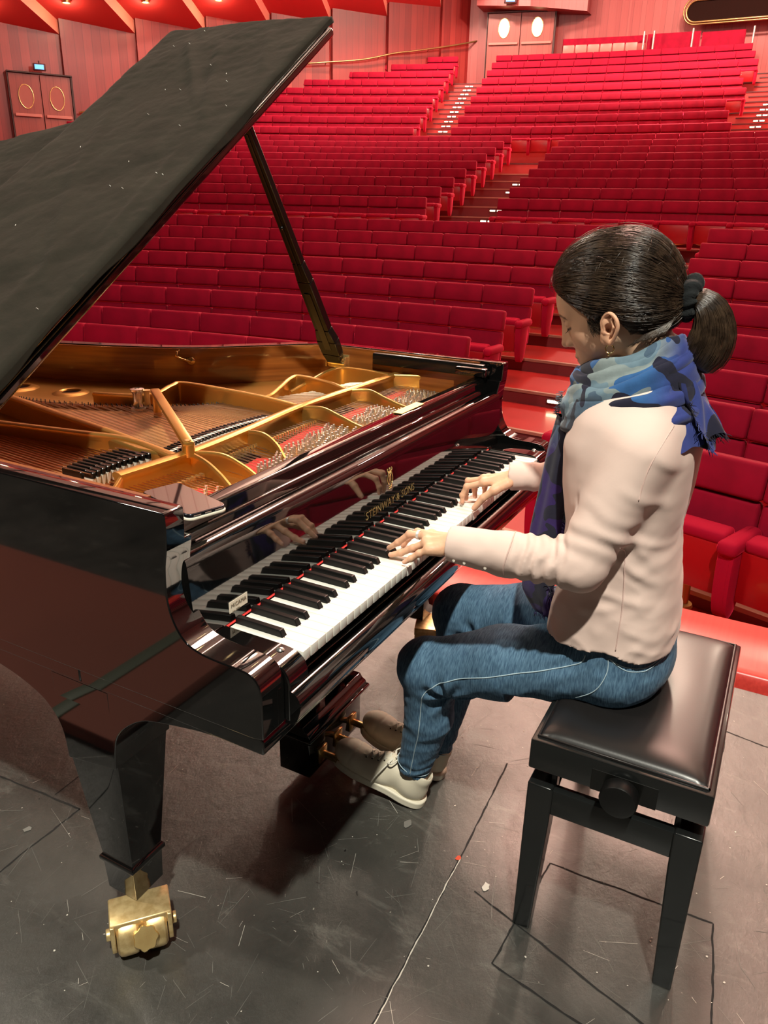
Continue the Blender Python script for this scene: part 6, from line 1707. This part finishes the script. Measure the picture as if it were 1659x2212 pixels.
# shoes --------------------------------------------------------------
def shoe(loc, tilt, rz, side):
    root = None
    fd = Field((-.052, -.045, -.004), (.052, .262, .130), .0026)      # y forward, toe at +y
    fd.ell((0, .165, .026), (.043, .082, .032), .01); fd.ell((0, .200, .034), (.038, .048, .030), .02)
    fd.ell((0, .110, .036), (.036, .06, .040), .02); fd.ell((0, .030, .036), (.0335, .045, .045), .02)
    fd.rc((0, .030, .045), (0, .015, .078), .032, .0315, .015); fd.rc((0, .075, .060), (0, .10, .070), .026, .022, .02)
    fd.sub(fd.elld((0, .028, .112), (.0265, .046, .055)), .004)
    fd.F = np.maximum(fd.F, (.004-fd.Z))
    # seams of the toe cap and side panel pressed in
    for (yc_, zc, r) in ((.235, .02, .062),):
        dd = np.abs(np.sqrt((fd.Y-yc_)**2+(fd.X*1.1)**2+(fd.Z-zc)**2)-r); fd.F += (.0016*np.exp(-(dd/.002)**2)).astype(np.float32)
    V, Q = fd.mesh()
    M = Matrix.Translation(loc) @ Matrix.Rotation(rz, 4, 'Z') @ Matrix.Rotation(tilt, 4, 'X')
    up = npmesh('shoe', V, Q, 'shoe_cream', person); up.matrix_world = M; tag(up, '%s cream leather sneaker' % side)
    out = [tuple(p) for p in catmull([(0, -.020), (.026, -.008), (.036, .03), (.035, .08), (.041, .14), (.044, .18), (.036, .225), (.018, .247), (0, .250), (-.018, .247), (-.036, .225), (-.044, .18), (-.041, .14), (-.035, .08), (-.036, .03), (-.026, -.008)], 5, closed=True)]
    g = MB(); g.prism(out, -.008, .014, 2); s_ = g.build('sole', 'shoe_sole', up); bevel(s_, .004, 3)
    g = MB(); z_ = lambda y: .066+.012*(1-(y-.11)/.07) if y < .18 else .06
    tp = lambda x, y: (x, y, .0)
    def top(x, y):
        i = int(round((x+.052)/.0026)); j = int(round((y+.045)/.0026)); c_ = fd.F[i, j, :]; kk = np.where(c_ < 0)[0]
        return -.004+kk[-1]*.0026+.0028 if len(kk) else .05
    ys_ = [.096, .112, .128, .144, .160]
    for a, b in zip(ys_[:-1], ys_[1:]):
        for sg in (-1, 1): g.tube([(sg*.017, a, top(sg*.017, a)), (0, (a+b)/2, top(0, (a+b)/2)+.003), (-sg*.017, b, top(-sg*.017, b))], .0020, 6)
    for sg in (-1, 1):
        bow = catmull([(0, .092, .090), (sg*.016, .080, .104), (sg*.034, .088, .098), (sg*.028, .100, .088), (sg*.006, .095, .091)], 6); g.tube(bow, .0020, 6)
        g.tube(catmull([(0, .092, .091), (sg*.030, .100, .083), (sg*.046, .112, .055), (sg*.050, .122, .022)], 6), .0020, 6)
    g.build('shoe_laces', 'shoe_lace', up, smooth=True)
    g = MB(); g.grid(lambda u, v: ((u-.5)*.030, .088+v*.082, top((u-.5)*.030, .088+v*.082)+.0005), 7, 18); g.build('tongue', 'shoe_cream', up, smooth=True)
    g = MB(); 
    for y in ys_:
        for sg in (-1, 1): g.cyl((sg*.019, y, top(sg*.019, y)-.001), (sg*.019, y, top(sg*.019, y)+.0004), .0022, 8)
    tag(g.build('eyelets', 'shoe_inside', up), kind='stuff')
    g = MB(); g.lathe([(0, .0), (.022, 0), (.026, .012)], (0, .026, .062), 20); g.build('insole', 'shoe_inside', up, smooth=True)
    return up
shoe((.637, .032, .010), math.radians(14), math.radians(3), 'left')
shoe((.757, .030, .010), math.radians(13), math.radians(-4), 'right')

# scarf --------------------------------------------------------------
sc = MB()
def wrap(front, side, back, hx_, ra, rb, ph, nf, amp, tiltp=0):
    ctl = []
    for a in np.linspace(0, 2*PI, 17)[:-1]:
        c_, s_ = math.cos(a), math.sin(a)       # a=0 front, pi back
        y = (front[0]+back[0])/2+(front[0]-back[0])/2*c_; z = (front[1]+back[1])/2+(front[1]-back[1])/2*c_+(side-(front[1]+back[1])/2)*(s_*s_)
        ctl.append((.70+hx_*s_, y, z))
    P = catmull(ctl, 12, closed=True); n = len(P); m_ = 44; v = []
    for i, p in enumerate(P):
        t = P[(i+1) % n]-P[i-1]; t /= np.linalg.norm(t); o_ = p-np.array([.70, -.345, p[2]]); o_[2] = 0; o_ /= np.linalg.norm(o_); o_ -= t*(o_@t); o_ /= np.linalg.norm(o_); up_ = np.cross(t, o_); up_ *= np.sign(up_[2])
        th = 2*PI*i/n
        for k in range(m_):
            b_ = 2*PI*k/m_; fold = math.sin(nf*b_+ph+2.2*math.sin(th+ph)+1.1*math.sin(3*th+ph*2)); fold2 = math.sin((nf*2+1)*b_-ph+4*th)
            r = 1+amp*fold+amp*.35*fold2+.05*math.sin(5*th+b_+ph)
            v.append(p+o_*math.cos(b_)*ra*r+up_*math.sin(b_)*rb*r)
    sc.add(v, [(i*m_+k, ((i+1) % n)*m_+k, ((i+1) % n)*m_+(k+1) % m_, i*m_+(k+1) % m_) for i in range(n) for k in range(m_)])
wrap((-.262, 1.128), 1.148, (-.415, 1.188), .066, .019, .036, .3, 3, .16)
wrap((-.250, 1.108), 1.130, (-.425, 1.182), .080, .024, .036, 1.9, 4, .15)
wrap((-.243, 1.080), 1.108, (-.436, 1.160), .094, .026, .036, 3.1, 3, .16)
wrap((-.252, 1.052), 1.084, (-.440, 1.128), .110, .030, .034, 4.6, 4, .15)
wrap((-.262, 1.034), 1.062, (-.452, 1.098), .126, .030, .028, 2.4, 3, .16)
# shawl part lying over the upper back
def shawl(u, v):
    a = PI*(.52+u*.96)            # from her left shoulder round the back to the right shoulder
    r = v; c_, s_ = math.cos(a), math.sin(a)
    y = -.365+(.080+.058*r)*c_*1.0-.012*r; x = .70+(.080+.100*r)*s_*(1-.15*r)
    z = 1.163-.098*r*(1+.25*max(0, -c_)) + .006*math.sin(9*a+5*r)-.012*abs(s_)*r
    k = 1+.035*math.sin(11*a+7*r)
    return (.70+(x-.70)*k, -.365+(y+.365)*k, z)
sc.grid(shawl, 90, 34)
# pointed end sticking out behind
def tailb(u, v):
    w_ = (u-.5); y = -.445-.062*v-.010*math.cos(w_*9)+.008*math.sin(w_*14+v*4); z = 1.150-.070*v-.030*v*v+.012*math.sin(w_*10+2)*v; x = .670+w_*(.10+.02*v)
    return (x, y, z)
sc.grid(tailb, 26, 24)
# long end hanging in front
tp_ = catmull([(.668, -.246, 1.052), (.658, -.240, .98), (.652, -.234, .90), (.648, -.228, .82), (.648, -.222, .74), (.652, -.219, .68), (.664, -.236, .622)], 10)
def front(u, v):
    q_ = v*(len(tp_)-1); i = min(len(tp_)-2, int(q_)); p = tp_[i]*(1-(q_-i))+tp_[i+1]*(q_-i); a = 2*PI*u; w_ = np.interp(v, [0, .15, .5, .85, .97, 1], [.030, .034, .037, .034, .024, .004])
    r = 1+.07*math.sin(4*a+3*v+1)+.04*math.sin(7*a-3*v); return (p[0]+.022*math.sin(a)*r+.006*math.cos(a), p[1]+w_*math.cos(a)*r, p[2]+.006*math.sin(3*a)*v)
sc.grid(front, 49, 80)
scarf = sc.build('scarf', 'scarf', person, smooth=True, fix=False); tag(scarf, 'blue and purple patterned fringed scarf')
fr_ = []
def fringe(p0, d, L_, n, spread):
    for k in range(n):
        p = np.array(p0(rg.random()), float); dd = np.array(d, float)+np.array([rg.gauss(0, spread) for _ in range(3)]); dd /= np.linalg.norm(dd); l_ = L_*rg.uniform(.5, 1.2); side_ = np.array([rg.gauss(0, .2) for _ in range(3)])
        fr_.append([p+dd*l_*t+side_*l_*t*(1-t) for t in np.linspace(0, 1, 5)])
fringe(lambda t: tailb(t, 1), (0, -.6, -.7), .014, 90, .35)
fringe(lambda t: tailb(0, .3+.7*t), (-.5, -.5, -.5), .012, 40, .4)
fringe(lambda t: tuple(np.array(tp_[int((.12+.86*t)*(len(tp_)-1))])+np.array([-.020, -.030, 0])), (-.35, -.75, -.3), .014, 330, .5)
fringe(lambda t: tuple(np.array(tp_[-1])+np.array([rg.uniform(-.02, .02), rg.uniform(-.02, .02), .0])), (0, -.2, -.9), .014, 70, .4)
fringe(lambda t: (.64-.02*t, -.226-.01*t, 1.06+.05*t), (-.3, .8, .1), .012, 60, .45)
o = curveobj('fringe', fr_, .0006, 'scarf', scarf); tag(o, kind='stuff')
